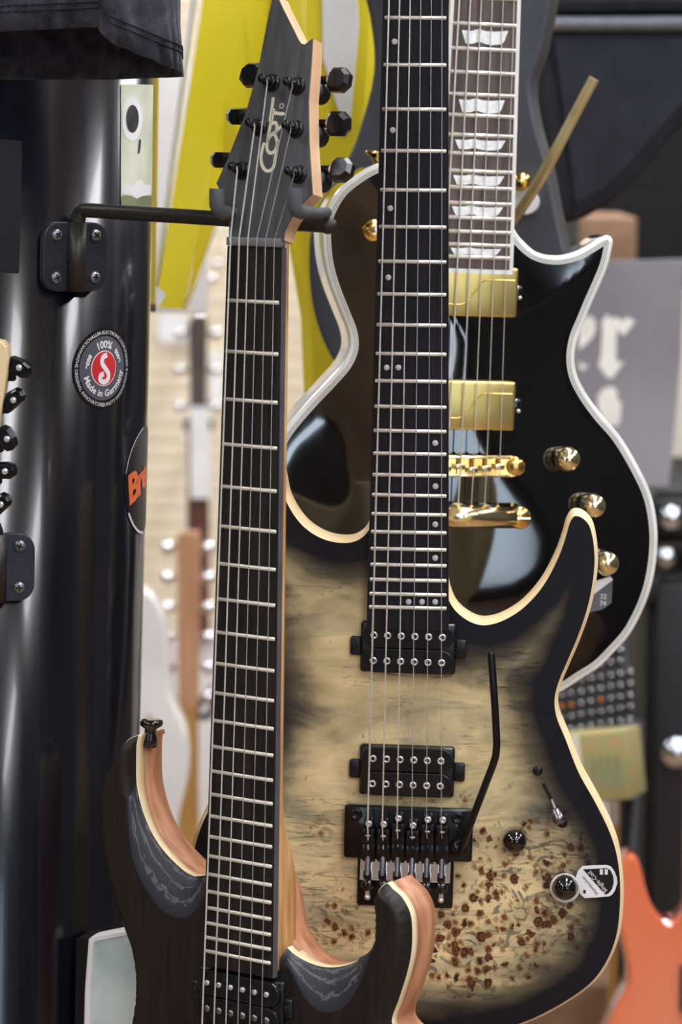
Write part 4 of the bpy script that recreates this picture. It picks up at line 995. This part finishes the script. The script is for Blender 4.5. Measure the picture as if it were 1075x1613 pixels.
for (px, py, ang, L2) in ((30, 578, -.42, .020), (21, 629, .78, .018), (11, 690, -1.05, .018), (8, 741, .05, .016), (1, 793, .8, .016)):
    a, b = EG.L(px, py, -.012)
    t = bpy.data.objects.new('tuning_machine', None); COL.objects.link(t); t.parent = eg; t.location = (a, b, -.012)
    kk = MB().prism([(x*L2/2*1.02, y*.0056) for x, y in ((-1, -.5), (-.8, -.95), (.5, -1), (.9, -.6), (1, .1), (.8, .8), (.2, 1.05), (-.6, .95), (-.95, .5))], -.006, .006, .002, bevback=.002).build('tuning_key', 'black_chrome', t)
    kk.rotation_euler = (0, 0, ang)
    sc_ = MB().lathe([(.0001, 0), (.0024, 0), (.0020, .0010), (.0001, .0012)], 12).box(-.0015, .0015, -.0004, .0004, .0009, .0014).box(-.0004, .0004, -.0015, .0015, .0009, .0014).build('key_screw', 'steel', t); sc_.location = (.001, 0, .006)
    MB().box(-.020, -.002, -.010, .004, -.004, .003, .0015).build('gear_housing', 'black_metal', t)

# ================================================================== T-SHIRT hem hanging in front of the pillar
TS = np.array([at(40, 60, 1.93)[0], 1.955, 0.0])
shirt = thing('t_shirt', 'black cotton t-shirt hanging open in front of the pillar, only its hem visible', 't-shirt', loc=(TS[0], TS[1], 0))
rx_ = at(281, 60, 1.955)[0]-TS[0]; ry_ = .043
def hem_px(x, front):
    if front:
        if x < 163: return 50-8*max(0, x)/163
        return 62+(x-163)*(112-62)/(281-163)
    return 125.5-.6*max(0, (x-165)/25)**1.25
nth, nz = 220, 26; gv = []; gf = []; hemv = []
for i in range(nth):
    th = 2*PI*i/nth; cx, cy = math.cos(th), math.sin(th); front = cy < 0
    fold = .006*math.exp(-((th-(2*PI-1.02))/.10)**2) if front else 0
    wav = .0035*math.sin(5*th+.6)+.002*math.sin(11*th)
    X = TS[0]+rx_*math.copysign(abs(cx)**.8, cx); Y = TS[1]+(ry_+wav*abs(cy)+fold)*cy
    px_ = IW/2+FPX*(X-CAM[0])/((Y)*math.cos(PITCH))
    py_ = hem_px(px_, front)
    d = ray(px_, py_); hz = CAM[2]+d[2]*(Y/d[1])
    hemv.append((X, Y, hz))
hz_ = np.array([h[2] for h in hemv]); ker = np.ones(3)/3; hz_s = np.convolve(np.r_[hz_[-1:], hz_, hz_[:1]], ker, 'valid')
for j in range(nz):
    for i in range(nth):
        X, Y, _ = hemv[i]; z0 = hz_s[i]; t = j/(nz-1); z = z0+t*(2.05-z0); sq = 1.0 if t < .7 else max(.05, math.sqrt(max(0, 1-((t-.7)/.3)**2)))
        th = 2*PI*i/nth; w2 = .004*math.sin(7*th+t*5)*t+.0018*math.sin(37*th+t*30+3*math.sin(5*th))*math.exp(-t*14)
        n_ = np.array([math.cos(th), math.sin(th)]); bul = .0022*math.exp(-((t*.3-.006)/.006)**2)
        gv.append((X-TS[0]+n_[0]*(w2+bul), (Y-TS[1]+n_[1]*(w2+bul))*sq, z))
gf = [(j*nth+i, j*nth+(i+1) % nth, (j+1)*nth+(i+1) % nth, (j+1)*nth+i) for j in range(nz-1) for i in range(nth)]
gf.append(tuple((nz-1)*nth+i for i in range(nth)))
so = MB().add(gv, gf).build('cloth', 'cotton', shirt)
md = so.modifiers.new('thickness', 'SOLIDIFY'); md.thickness = .0022; md.offset = 0
stm = MB()
for dz in (.0125, .0165):
    for i in range(0, nth):
        th = 2*PI*i/nth
        if math.sin(th) > .15: continue
        X, Y, _ = hemv[i]; n_ = np.array([math.cos(th), math.sin(th)]); z = hz_s[i]+dz
        X2, Y2, _ = hemv[(i+1) % nth]; n2 = np.array([math.cos(th+2*PI/nth), math.sin(th+2*PI/nth)]); z2 = hz_s[(i+1) % nth]+dz
        if abs(z2-z) > .004: continue
        p = np.array([X-TS[0]+n_[0]*.0028, Y-TS[1]+n_[1]*.0028, z]); q = np.array([X2-TS[0]+n2[0]*.0028, Y2-TS[1]+n2[1]*.0028, z2])
        stm.tube([p, p+(q-p)*.72], .0007, 5)
so2 = stm.build('hem_stitching', 'cotton_stitch', shirt); so2['kind'] = 'stuff'

# ================================================================== guitars behind
def px_body(par, frame, pts, z0, z1, mats, bev=.004, sm=True, bevback=.004, ds=.004, name='body', depth_bev=None):
    q = frame.Ls(pts, z1); q = ccw(resample(spline(q, True, 8) if sm else q, ds)); db = depth_bev or bev
    lp = [[(x, y, z0) for x, y in offset(q, bevback)], [(x, y, z0+bevback) for x, y in q], [(x, y, z1-db) for x, y in q]]
    o = MB().loft(lp, cap0=True, mi=1 if len(mats) > 1 else 0).build(name, mats, par)
    a = [[(x, y, z1-db) for x, y in q], [(x, y, z1-db*.3) for x, y in offset(q, bev*.35)], [(x, y, z1) for x, y in offset(q, bev)]]
    MB().loft(a, cap1=True, smooth=False).build(name+'_face', mats[0], par); return o
# dark slate-grey guitar with gold arm
DG = Fr(at(700, 300, 2.43), .20, .03, .02, True)
dg = thing('electric_guitar', 'matte slate grey guitar body with gold tremolo arm hanging behind the gold-hardware guitar', 'guitar', DG)
dpts = [(573, -30), (583, 30), (589, 80), (588.8, 112), (583, 145), (570, 191), (556, 232), (532, 275), (505, 318), (490, 360), (486, 400), (490, 470), (506, 530), (535, 580), (600, 620), (690, 640), (790, 620), (860, 570), (893, 500), (897, 440), (885, 369), (876, 328), (863, 260), (848, 210), (839, 167), (837, 143), (839, 121), (852, 84), (864, 28), (872, -30), (850, -120), (720, -170), (600, -120)]
px_body(dg, DG, dpts, -.052, 0, ['slate_matte', 'slate_edge'], bev=.003, bevback=.006)
a_ = [DG.P(*DG.L(x, y, h), h) for x, y, h in ((808, 350, .012), (822, 328, .022), (845, 293, .034), (868, 252, .040), (873, 243, .041), (881, 228, .042), (936, 124, .046))]
MB().tube([DG.loc(p) for p in a_], [.0042, .0045, .0046, .0048, .0048, .0046, .0044], 14).build('tremolo_arm', 'gold_satin', dg)
a, b = DG.L(823, 286, .010); MB().lathe([(.0001, -.010), (.0060, -.010), (.0060, .002), (.0080, .004), (.0082, .010), (.0060, .014), (.0001, .015)], 20, (a, b, .010)).build('control_knob', 'gold', dg)
a, b = DG.L(826, 318, .003); MB().prism([(a+.013*math.cos(t), b+.011*math.sin(t)) for t in np.linspace(0, 2*PI, 18, endpoint=False)], -.001, .004, .001).build('knob_washer', 'board_white', dg)
# yellow V-shaped guitar
YG = Fr(at(360, 250, 2.62), .10, .02, .0, True)
yg = thing('electric_guitar', 'glossy yellow V-shaped guitar with slanted wings hanging beside the pillar', 'guitar', YG)
yw = MB()
for outer, inner in (
    ([(325, -130), (318, 0), (281, 240), (244, 478), (250, 487), (291, 489), (300, 465), (347, 330), (392, 250), (414, 215), (432, -130)],
     [(328, -130), (321, 0), (284, 240), (248, 476), (253, 484), (285, 486), (291, 468), (326, 300), (354, 160), (383, 10), (408, -130)]),
    ([(430, -130), (412, 215), (446, 330), (474, 500), (480, 640), (490, 652), (520, 650), (534, 630), (560, 400), (590, 200), (610, -130)],
     [(455, -130), (446, 190), (472, 330), (490, 500), (496, 628), (500, 636), (514, 634), (520, 622), (545, 400), (572, 200), (590, -130)])):
    n_ = len(outer); o_lo = YG.Ls(outer, -.018); i_hi = YG.Ls(inner, 0)
    if sum(o_lo[i][0]*o_lo[(i+1) % n_][1]-o_lo[(i+1) % n_][0]*o_lo[i][1] for i in range(n_)) < 0: o_lo = o_lo[::-1]; i_hi = i_hi[::-1]
    yw.loft([[(x, y, -.040) for x, y in o_lo], [(x, y, -.018) for x, y in o_lo], [(x, y, 0) for x, y in i_hi]], True, True, True, smooth=False)
yw.build('body', 'yellow_paint', yg)
wl = YG.Ls([(316, -60), (243.5, 478)], -.016); 
MB().tube([(wl[0][0]-.0016, wl[0][1], -.016), (wl[1][0]-.0016, wl[1][1], -.016)], .0028, 8).build('edge_binding', 'board_white', yg)
a0 = YG.Ls([(508, -60), (560, -60), (566, 40), (552, 200), (545, 215), (508, 90)], .002)
MB().prism(a0, .0005, .003, .0008).build('pickguard_or_sheen', 'white_paint', yg)  # white plate paints the gloss reflection on the yellow body
# yellow strap behind the pillar edge, tag and white board standing in for the pale wall
ys = thing('guitar_strap', 'narrow yellow strap hanging straight down along the pillar edge', 'strap', loc=at(242, 480, 2.45))
o_ = np.array(ys.location); p0, p1 = at(236.5, 480, 2.45)-o_, at(246, -120, 2.45)-o_
MB().loft([[(p0[0], 0, p0[2]), (p0[0]+.0045, 0, p0[2]), (p0[0]+.0045, .004, p0[2]), (p0[0], .004, p0[2])], [(p1[0]-.001, 0, p1[2]), (p1[0]+.004, 0, p1[2]), (p1[0]+.004, .004, p1[2]), (p1[0]-.001, .004, p1[2])]], True, True, True, smooth=False).build('strap_webbing', 'yellow_dull', ys)
MB().box(p0[0]-.0005, p0[0]+.005, -.001, .005, p0[2]-.006, p0[2]+.001, .001).build('strap_end', 'brown_neck', ys)
TGf = Fr(at(252, 465, 2.50), .1, 0, 0, True)
o = MB().prism(TGf.Ls([(243, 448), (262, 464), (246, 492), (243, 490)], 0), -.0006, .0006).build('price_tag', 'paper_white'); o.matrix_world = TGf.M(); tag(o, 'small white paper tag at the tip of the yellow wing', 'tag')
o = MB().box(-.07, .034, -.012, .012, -.125, .14, .002).build('pale_wall_board', 'board_white'); o.location = at(277, 310, 3.1); tag(o, 'pale grey board standing in for the light wall behind the yellow guitar', 'board')
o = MB().tube([(0, 0, 0), (0, 0, .9)], .002, 6).build('board_cord', 'board_white'); o.location = at(262, 310, 3.1)+np.array([0, 0, .139]); tag(o, 'thin cord holding the pale grey board from the ceiling', 'cord')

# ================================================================== far left: guitars on the slatted wall
def far_head(name, label, cx, py_top, py_bot, Y, halfw, mat, ntun, tuner='chrome', bodymat=None, neckmat=None, neckw=13, necky=1400, group=None):
    F_ = Fr(at(cx, (py_top+py_bot)/2, Y), .0, .0, .015, True)
    g = thing(name, label, 'guitar', F_, group)
    MB().prism(F_.Ls([(cx-halfw*.8, py_bot), (cx-halfw, py_top+12), (cx-halfw*.7, py_top), (cx+halfw*.9, py_top), (cx+halfw, py_top+14), (cx+halfw*.8, py_bot)], 0), -.016, 0, .003).build('headstock', mat, g)
    MB().prism(F_.Ls([(cx-neckw, py_bot-4), (cx+neckw, py_bot-4), (cx+neckw*1.15, necky), (cx-neckw*1.15, necky)], -.004), -.026, -.002, .004).build('neck', neckmat or mat, g)
    for i in range(ntun):
        for s in (-1, 1):
            py = py_top+25+(py_bot-py_top-45)*i/(ntun-1); a, b = F_.L(cx+s*(halfw+13), py, -.01)
            t = MB().lathe([(.0001, -.010), (.008, -.009), (.0105, 0), (.008, .009), (.0001, .010)], 14, (a, b, -.01)).tube([(a-s*.010, b, -.01), (a-s*.034, b, -.01)], .004, 8).build('tuning_key', tuner, g)
    return g, F_
g1, F1 = far_head('acoustic_guitar', 'far guitar with tan slotted headstock and shiny tuners hanging before the cream slats', 297, 838, 1118, 4.1, 19, 'head_tan', 6, neckmat='mustard', neckw=14, necky=1345)
fb_ = F1.Ls([(300, 1330), (345, 1345), (385, 1420), (380, 1520), (340, 1600), (260, 1600), (215, 1520), (215, 1420), (255, 1345)], -.03); MB().prism(resample(spline(ccw(fb_), True, 6), .01), -.09, -.02, .006).build('body', 'mustard', g1)
hk = thing('guitar_hanger', 'black wire yoke holding the far tan headstock', 'hanger', F1)
MB().tube([(*F1.L(x, y, h), h) for x, y, h in ((240, 1112, .02), (243, 1130, .02), (262, 1138, .015), (300, 1130, -.03), (330, 1128, -.02), (338, 1108, .02))], .0055, 8).build('yoke', 'black_metal', hk)
MB().tube([(*F1.L(x, y, h), h) for x, y, h in ((300, 1130, -.03), (330, 1090, -.10), (335, 1085, -.5))], .006, 8).build('arm', 'black_metal', hk)
g2, F2 = far_head('electric_guitar', 'far guitar with dark brown headstock and chrome keys against the cream slats', 312, 500, 660, 5.0, 15, 'dark_neck', 3, neckmat='brown_neck', neckw=16, necky=1010)
fb_ = F2.Ls([(308, 1000), (350, 1010), (375, 1080), (355, 1150), (385, 1230), (375, 1330), (310, 1370), (245, 1330), (235, 1230), (262, 1150), (243, 1080), (268, 1010)], -.03); MB().prism(resample(spline(ccw(fb_), True, 6), .01), -.08, -.02, .006).build('body', 'white_paint', g2)
def card(label, x0, x1, y0, y1, Y, mat='paper_white', cat='price card', th=.002, name='price_card', group=None):
    p = at((x0+x1)/2, (y0+y1)/2, Y); s = Y/FPX*1.0
    o = MB().box(-(x1-x0)/2*s, (x1-x0)/2*s, -th, th, -(y1-y0)/2*s, (y1-y0)/2*s).build(name, mat); o.location = p; return tag(o, label, cat, group)
card('long white price card on the far brown neck', 300, 331, 640, 786, 4.99)
card('white card beside the dark brown far headstock', 331, 352, 555, 632, 5.976)
card('wide white sign on the slatted wall below the yellow wing', 250, 296, 495, 540, 5.976)
card('white card beside the mustard far neck', 313, 336, 1172, 1268, 5.976)
card('small white card near the tan far headstock', 305, 328, 1030, 1062, 5.976)
h3 = thing('guitar_hanger', 'steel yoke holding the dark brown far headstock', 'hanger', F2)
MB().tube([(*F2.L(x, y, h), h) for x, y, h in ((292, 664, .02), (292, 676, .0), (312, 680, -.035), (333, 676, .0), (333, 664, .02))], .004, 8).tube([(*F2.L(312, 680, -.035), -.035), (*F2.L(312, 672, -.5), -.99)], .005, 8).build('yoke', 'black_metal', h3)
# white guitar behind the pillar's edge
WG = Fr(at(240, 1050, 3.6), 0, 0, 0, True)
wg = thing('electric_guitar', 'glossy white guitar body partly behind the pillar edge', 'guitar', WG)
px_body(wg, WG, [(228, 930), (246, 945), (262, 985), (266, 1040), (270, 1100), (292, 1150), (296, 1220), (280, 1300), (276, 1380), (240, 1450), (160, 1450), (110, 1350), (130, 1200), (150, 1050), (190, 960)], -.045, 0, ['white_paint', 'white_paint'], bev=.005)
ws = thing('guitar_stand', 'black floor stand under the glossy white guitar', 'stand', loc=(at(205, 1450, 3.6)[0], 3.62, 0))
zb_ = at(205, 1450, 3.6)[2]
for sx in (-1, 1): MB().tube([(sx*.16, 0, .01), (sx*.05, 0, zb_-.02), (sx*.05, -.05, zb_-.015)], .008, 8).build('stand_leg', 'black_metal', ws)
MB().box(-.09, .09, -.06, .05, zb_-.02, zb_-.002, .004).build('cradle', 'black_metal', ws)
MB().prism(WG.Ls([(232, 1128), (238, 1126), (241, 1160), (262, 1290), (256, 1295), (236, 1200)], .002), .0005, .003).build('pickguard_or_sheen', 'mustard', wg)
# chrome balls standing in for blurred tuner glints far back
for (px, py, Y, r, sz_) in ((316, 498, 5.4, .012, 'large'), (334, 438, 5.4, .010, 'medium'), (342, 414, 5.4, .008, 'small')):
    p = at(px, py, Y); ax_ = (np.array([1., 0, 0]), np.array([0, 0, 1.]), np.array([0, -1., 0]))
    o = MB().lathe([(.0001, -r), (r*.7, -r*.7), (r, 0), (r*.7, r*.7), (.0001, r)], 14, (0, 0, 0), ax_).tube([(0, 0, 0), (0, RY1-.004-Y, 0)], .003, 8).build('tuner_glint', 'chrome'); o.location = p
    tag(o, sz_+' chrome ball standing in for a blurred tuner glint above the dark brown far headstock', 'glint', 'chrome tuner glints above the far headstock')

# ================================================================== bottom left: pale framed board
BL = Fr(at(168, 1540, 2.02), .35, .0, .0, True)
bl = thing('framed_board', 'pale teal marbled board with white rim and dark side at the foot of the pillar', 'board', BL)
bp_ = [(139, 1480), (146, 1474), (208, 1462), (235, 1458), (240, 1700), (130, 1700), (133, 1560)]
q = BL.Ls(bp_, 0); q = ccw(resample(q, .004))
MB().loft([[(x, y, -.010) for x, y in q], [(x, y, -.001) for x, y in q], [(x, y, 0) for x, y in offset(q, .0012)], [(x, y, 0) for x, y in offset(q, .0042)], [(x, y, -.0015) for x, y in offset(q, .0052)]], cap0=True, smooth=False).build('rim', 'board_white', bl)
MB().loft([[(x, y, -.0016) for x, y in offset(q, .0050)], [(x, y, -.0012) for x, y in offset(q, .0054)]], cap1=True, smooth=False).build('panel', 'marble_teal', bl)
MB().prism(BL.Ls([(122, 1478), (139, 1476), (131, 1700), (118, 1700)], -.008), -.030, -.006).build('side_strip', 'cabinet_black', bl)

# ================================================================== right side background
# soft black gig bag
GB = Fr(at(980, 150, 2.95), -.1, .0, .0, True)
gb = thing('gig_bag', 'padded dark slate gig bag with raised seam hanging at the top', 'bag', GB)
px_body(gb, GB, [(846, 33), (860, 30), (1130, 26), (1160, 60), (1140, 150), (1075, 205), (1020, 270), (960, 325), (893, 352), (878, 330), (862, 240), (848, 140)], -.10, 0, ['bag_fabric', 'bag_fabric'], bev=.02, ds=.01, name='pocket')
px_body(gb, GB, [(846, -160), (1150, -160), (1150, 20), (860, 24), (846, 18)], -.10, .004, ['bag_fabric', 'bag_fabric'], bev=.012, sm=False, ds=.01, name='upper_panel')
MB().tube([(*GB.L(x, y, .0), .002) for x, y in ((850, 38), (900, 38), (980, 38), (1120, 37))], .008, 10).build('seam_piping', 'bag_piping', gb)
ct = thing('carton', 'brown cardboard carton standing on the dark shelf', 'box', loc=at(955, 398, 4.2)); 
MB().box(-.075, .045, 0, .25, -.045, .052, .004).build('carton_box', 'carton', ct)
MB().box(-.075, -.040, -.002, 0, -.01, .052).build('carton_label', 'print_dark', ct)
sh = MB().box(0.30, 1.3, 0, .5, -.05, -.0455).box(.30, 1.3, .48, .5, -.0455, .45).build('shelf', 'cabinet_black'); sh.location = (0, 4.15, at(955, 398, 4.2)[2]); tag(sh, 'dark shelf with back panel under the brown carton', 'shelf')
# grey banner with white blackletter
BN = Fr(at(990, 590, 3.55), .0, .03, .0, True)
bn = thing('banner', 'grey hanging banner printed with large white blackletter letters', 'banner', BN)
MB().prism(BN.Ls([(860, 412), (1010, 410), (1080, 408), (1074, 560), (1055, 766), (880, 766)], 0), -.006, 0, .001).build('banner_sheet', 'banner_grey', bn)
def blob(pts, z=.0006): return MB().prism(BN.Ls([(880+x/4.03, 380+y/4.03) for x, y in pts], z), .0002, z)
blob([(130, 500), (200, 470), (235, 500), (240, 560), (220, 610), (170, 660), (130, 690)]).build('letter', 'banner_white', bn)
blob([(130, 760), (170, 790), (190, 770), (175, 810), (140, 820)]).build('letter', 'banner_white', bn)
blob([(275, 510), (310, 465), (345, 495), (362, 480), (410, 505), (440, 480), (485, 510), (450, 560), (420, 600), (390, 580), (372, 560), (368, 740), (380, 770), (420, 760), (345, 870), (310, 865), (255, 790), (270, 730), (280, 560)]).build('letter', 'banner_white', bn)
blob([(250, 980), (290, 930), (345, 920), (380, 960), (370, 990), (400, 1030), (398, 1100), (385, 1170), (300, 1170), (250, 1050)]).build('letter', 'banner_white', bn)
# speaker cabinets stacked
def cab(label, px0, px1, py0, py1, Y, dep=.4):
    p = at((px0+px1)/2, py1, Y); s = Y/FPX; wd = (px1-px0)*s; ht = (py1-py0)*s
    c = thing('speaker_cabinet', label, 'speaker', loc=p)
    MB().box(-wd/2, wd/2, .012, dep, 0, ht, .008).build('cabinet', 'cabinet_black', c)
    MB().box(-wd/2+.012, wd/2-.012, 0, .014, .012, ht-.012, .003).build('grille', 'mixer_black', c)
    for sx in (-1, 1):
        for sz in (.02, ht-.02): MB().box(sx*wd/2-.016, sx*wd/2+.016, -.003, .03, sz-.016, sz+.016, .004).build('corner', 'black_satin', c)
    return c
def to_floor(px, Y, py): return at(px, py, Y)[2]
zfl = 199+1.62*FPX/4.6
cab('tall black speaker cabinet standing on the floor behind the red guitar', 1005, 1190, 860, 1800, 3.7)
cab('black speaker cabinet on top of the tall cabinet', 1015, 1190, 772, 858, 3.72)
for (px, py, r, lab_) in ((1058, 815, .012, 'round metal knob on the upper small speaker cabinet'), (1050, 878, .010, 'small round metal knob near the top of the tall cabinet'), (1066, 1185, .016, 'round metal knob halfway down the tall cabinet')):
    o = MB().lathe([(.0001, 0), (r, 0), (r*.9, .014), (.0001, .016)], 16, (0, 0, 0), (np.array([1., 0, 0]), np.array([0, 0, 1.]), np.array([0, -1., 0]))).lathe([(r*1.25, -.002), (r*1.25, .003), (r*.9, .003)], 16, (0, 0, 0), (np.array([1., 0, 0]), np.array([0, 0, 1.]), np.array([0, -1., 0]))).build('cabinet_knob', 'knob_silver'); o.location = at(px, py, 3.69)
    tag(o, lab_, 'knob', 'speaker cabinet knobs')
# wooden neck leaning by the cabinet
# mixer with rows of knobs
MX = Fr(at(940, 1095, 3.45), .0, .35, -.10, True)
mx = thing('mixing_desk', 'black mixer with rows of silver knobs and amber lights below the gloss black guitar', 'mixer', MX)
MB().box(-.12, .048, -.075, .075, -.05, 0, .004).build('chassis', 'mixer_black', mx)
kn = MB().lathe([(.0001, 0), (.0050, 0), (.0050, .003), (.0042, .010), (.0026, .0105)], 14).lathe([(.0028, .0102), (.0026, .0118), (.0014, .0130), (.0001, .0133)], 12, mi=1)
knm = kn.mesh('mixer_knob', ['mixer_black', 'chrome']); kna = kn.mesh('mixer_knob', ['mixer_black', 'knob_amber'])
for r_, yy in enumerate((1030, 1048, 1068, 1086, 1104, 1122, 1142)):
    for c_ in range(9):
        px = 884+c_*15.5; a, b = MX.L(px, yy+(4-c_)*2.6, .002)
        if not (-.115 < a < .044 and -.07 < b < .07): continue
        o = link('mixer_knob', kna if r_ == 4 and c_ in (0, 1, 4) else knm, mx); o.location = (a, b, 0)
MB().box(-.11, .03, .056, .062, 0, .002).build('screen_strip', 'zinc', mx)
# boxed goods under it
BX = Fr(at(950, 1208, 3.22), .25, .15, -.14, True)
bx = thing('cardboard_box', 'printed box with pale green and tan panels under the mixer', 'box', BX)
MB().box(-.09, .03, -.04, .040, -.12, 0, .003).build('box_body', 'box_tan', bx)
MB().box(-.088, -.024, -.038, .038, -.001, .001).build('printed_panel', 'box_mint', bx)
for i in range(4): MB().box(-.012+i*.009, -.008+i*.009, -.028, .012, -.001, .0012).build('printed_line', 'sticker_olive', bx)
NK = Fr(at(968, 1290, 3.42), .1, .05, .07, True)
nk = thing('wooden_stand', 'slim yellow wooden stand leg beside the speaker cabinet', 'stand', NK)
MB().prism(NK.Ls([(962, 1212), (984, 1205), (982, 2290), (950, 2290)], 0), -.03, 0, .003).build('stand_leg', 'mustard', nk)
MB().prism(NK.Ls([(955, 1245), (972, 1240), (973, 1300), (962, 1305)], .012), .002, .014, .002).build('stand_clamp', 'box_mint', nk)
MB().lathe([(.0001, -.012), (.018, -.010), (.018, .010), (.0001, .012)], 14, (*NK.L(992, 1222, -.02), -.02)).build('stand_joint', 'brown_neck', nk)
o = MB().lathe([(.014, 0), (.014, .62), (.0001, .62)], 16).build('microphone_pole', 'black_satin'); o.location = at(993, 1420, 3.35)+np.array([0, 0, -.4]); tag(o, 'dark grey round pole standing left of the speaker cabinet', 'pole')
# orange-red guitar
OG = Fr(at(1040, 1500, 3.0), .0, .05, -.05, True)
og = thing('electric_guitar', 'glossy orange-red guitar body with two horns at the lower corner', 'guitar', OG)
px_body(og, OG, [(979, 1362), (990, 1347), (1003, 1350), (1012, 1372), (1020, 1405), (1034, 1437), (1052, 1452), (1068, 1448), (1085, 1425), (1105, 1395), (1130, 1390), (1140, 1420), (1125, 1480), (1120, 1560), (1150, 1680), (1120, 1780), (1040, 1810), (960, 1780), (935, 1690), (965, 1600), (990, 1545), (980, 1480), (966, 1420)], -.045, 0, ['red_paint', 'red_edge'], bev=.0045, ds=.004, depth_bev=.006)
MB().prism(OG.Ls([(1072, 1520), (1090, 1520), (1090, 1600), (1070, 1590)], .0), .0005, .006, .001).build('pickguard_or_sheen', 'slate_matte', og)
MB().prism(OG.Ls([(1078, 1440), (1100, 1440), (1100, 1200), (1082, 1200)], .0), -.02, .008, .002).build('neck', 'brown_neck', og)
# pale case on the floor behind
o = MB().box(-.16, .10, 0, .3, -.08, .05, .01).build('storage_case', 'carton'); o.location = at(895, 1600, 4.2); tag(o, 'tan storage case low behind the burl guitar', 'case')
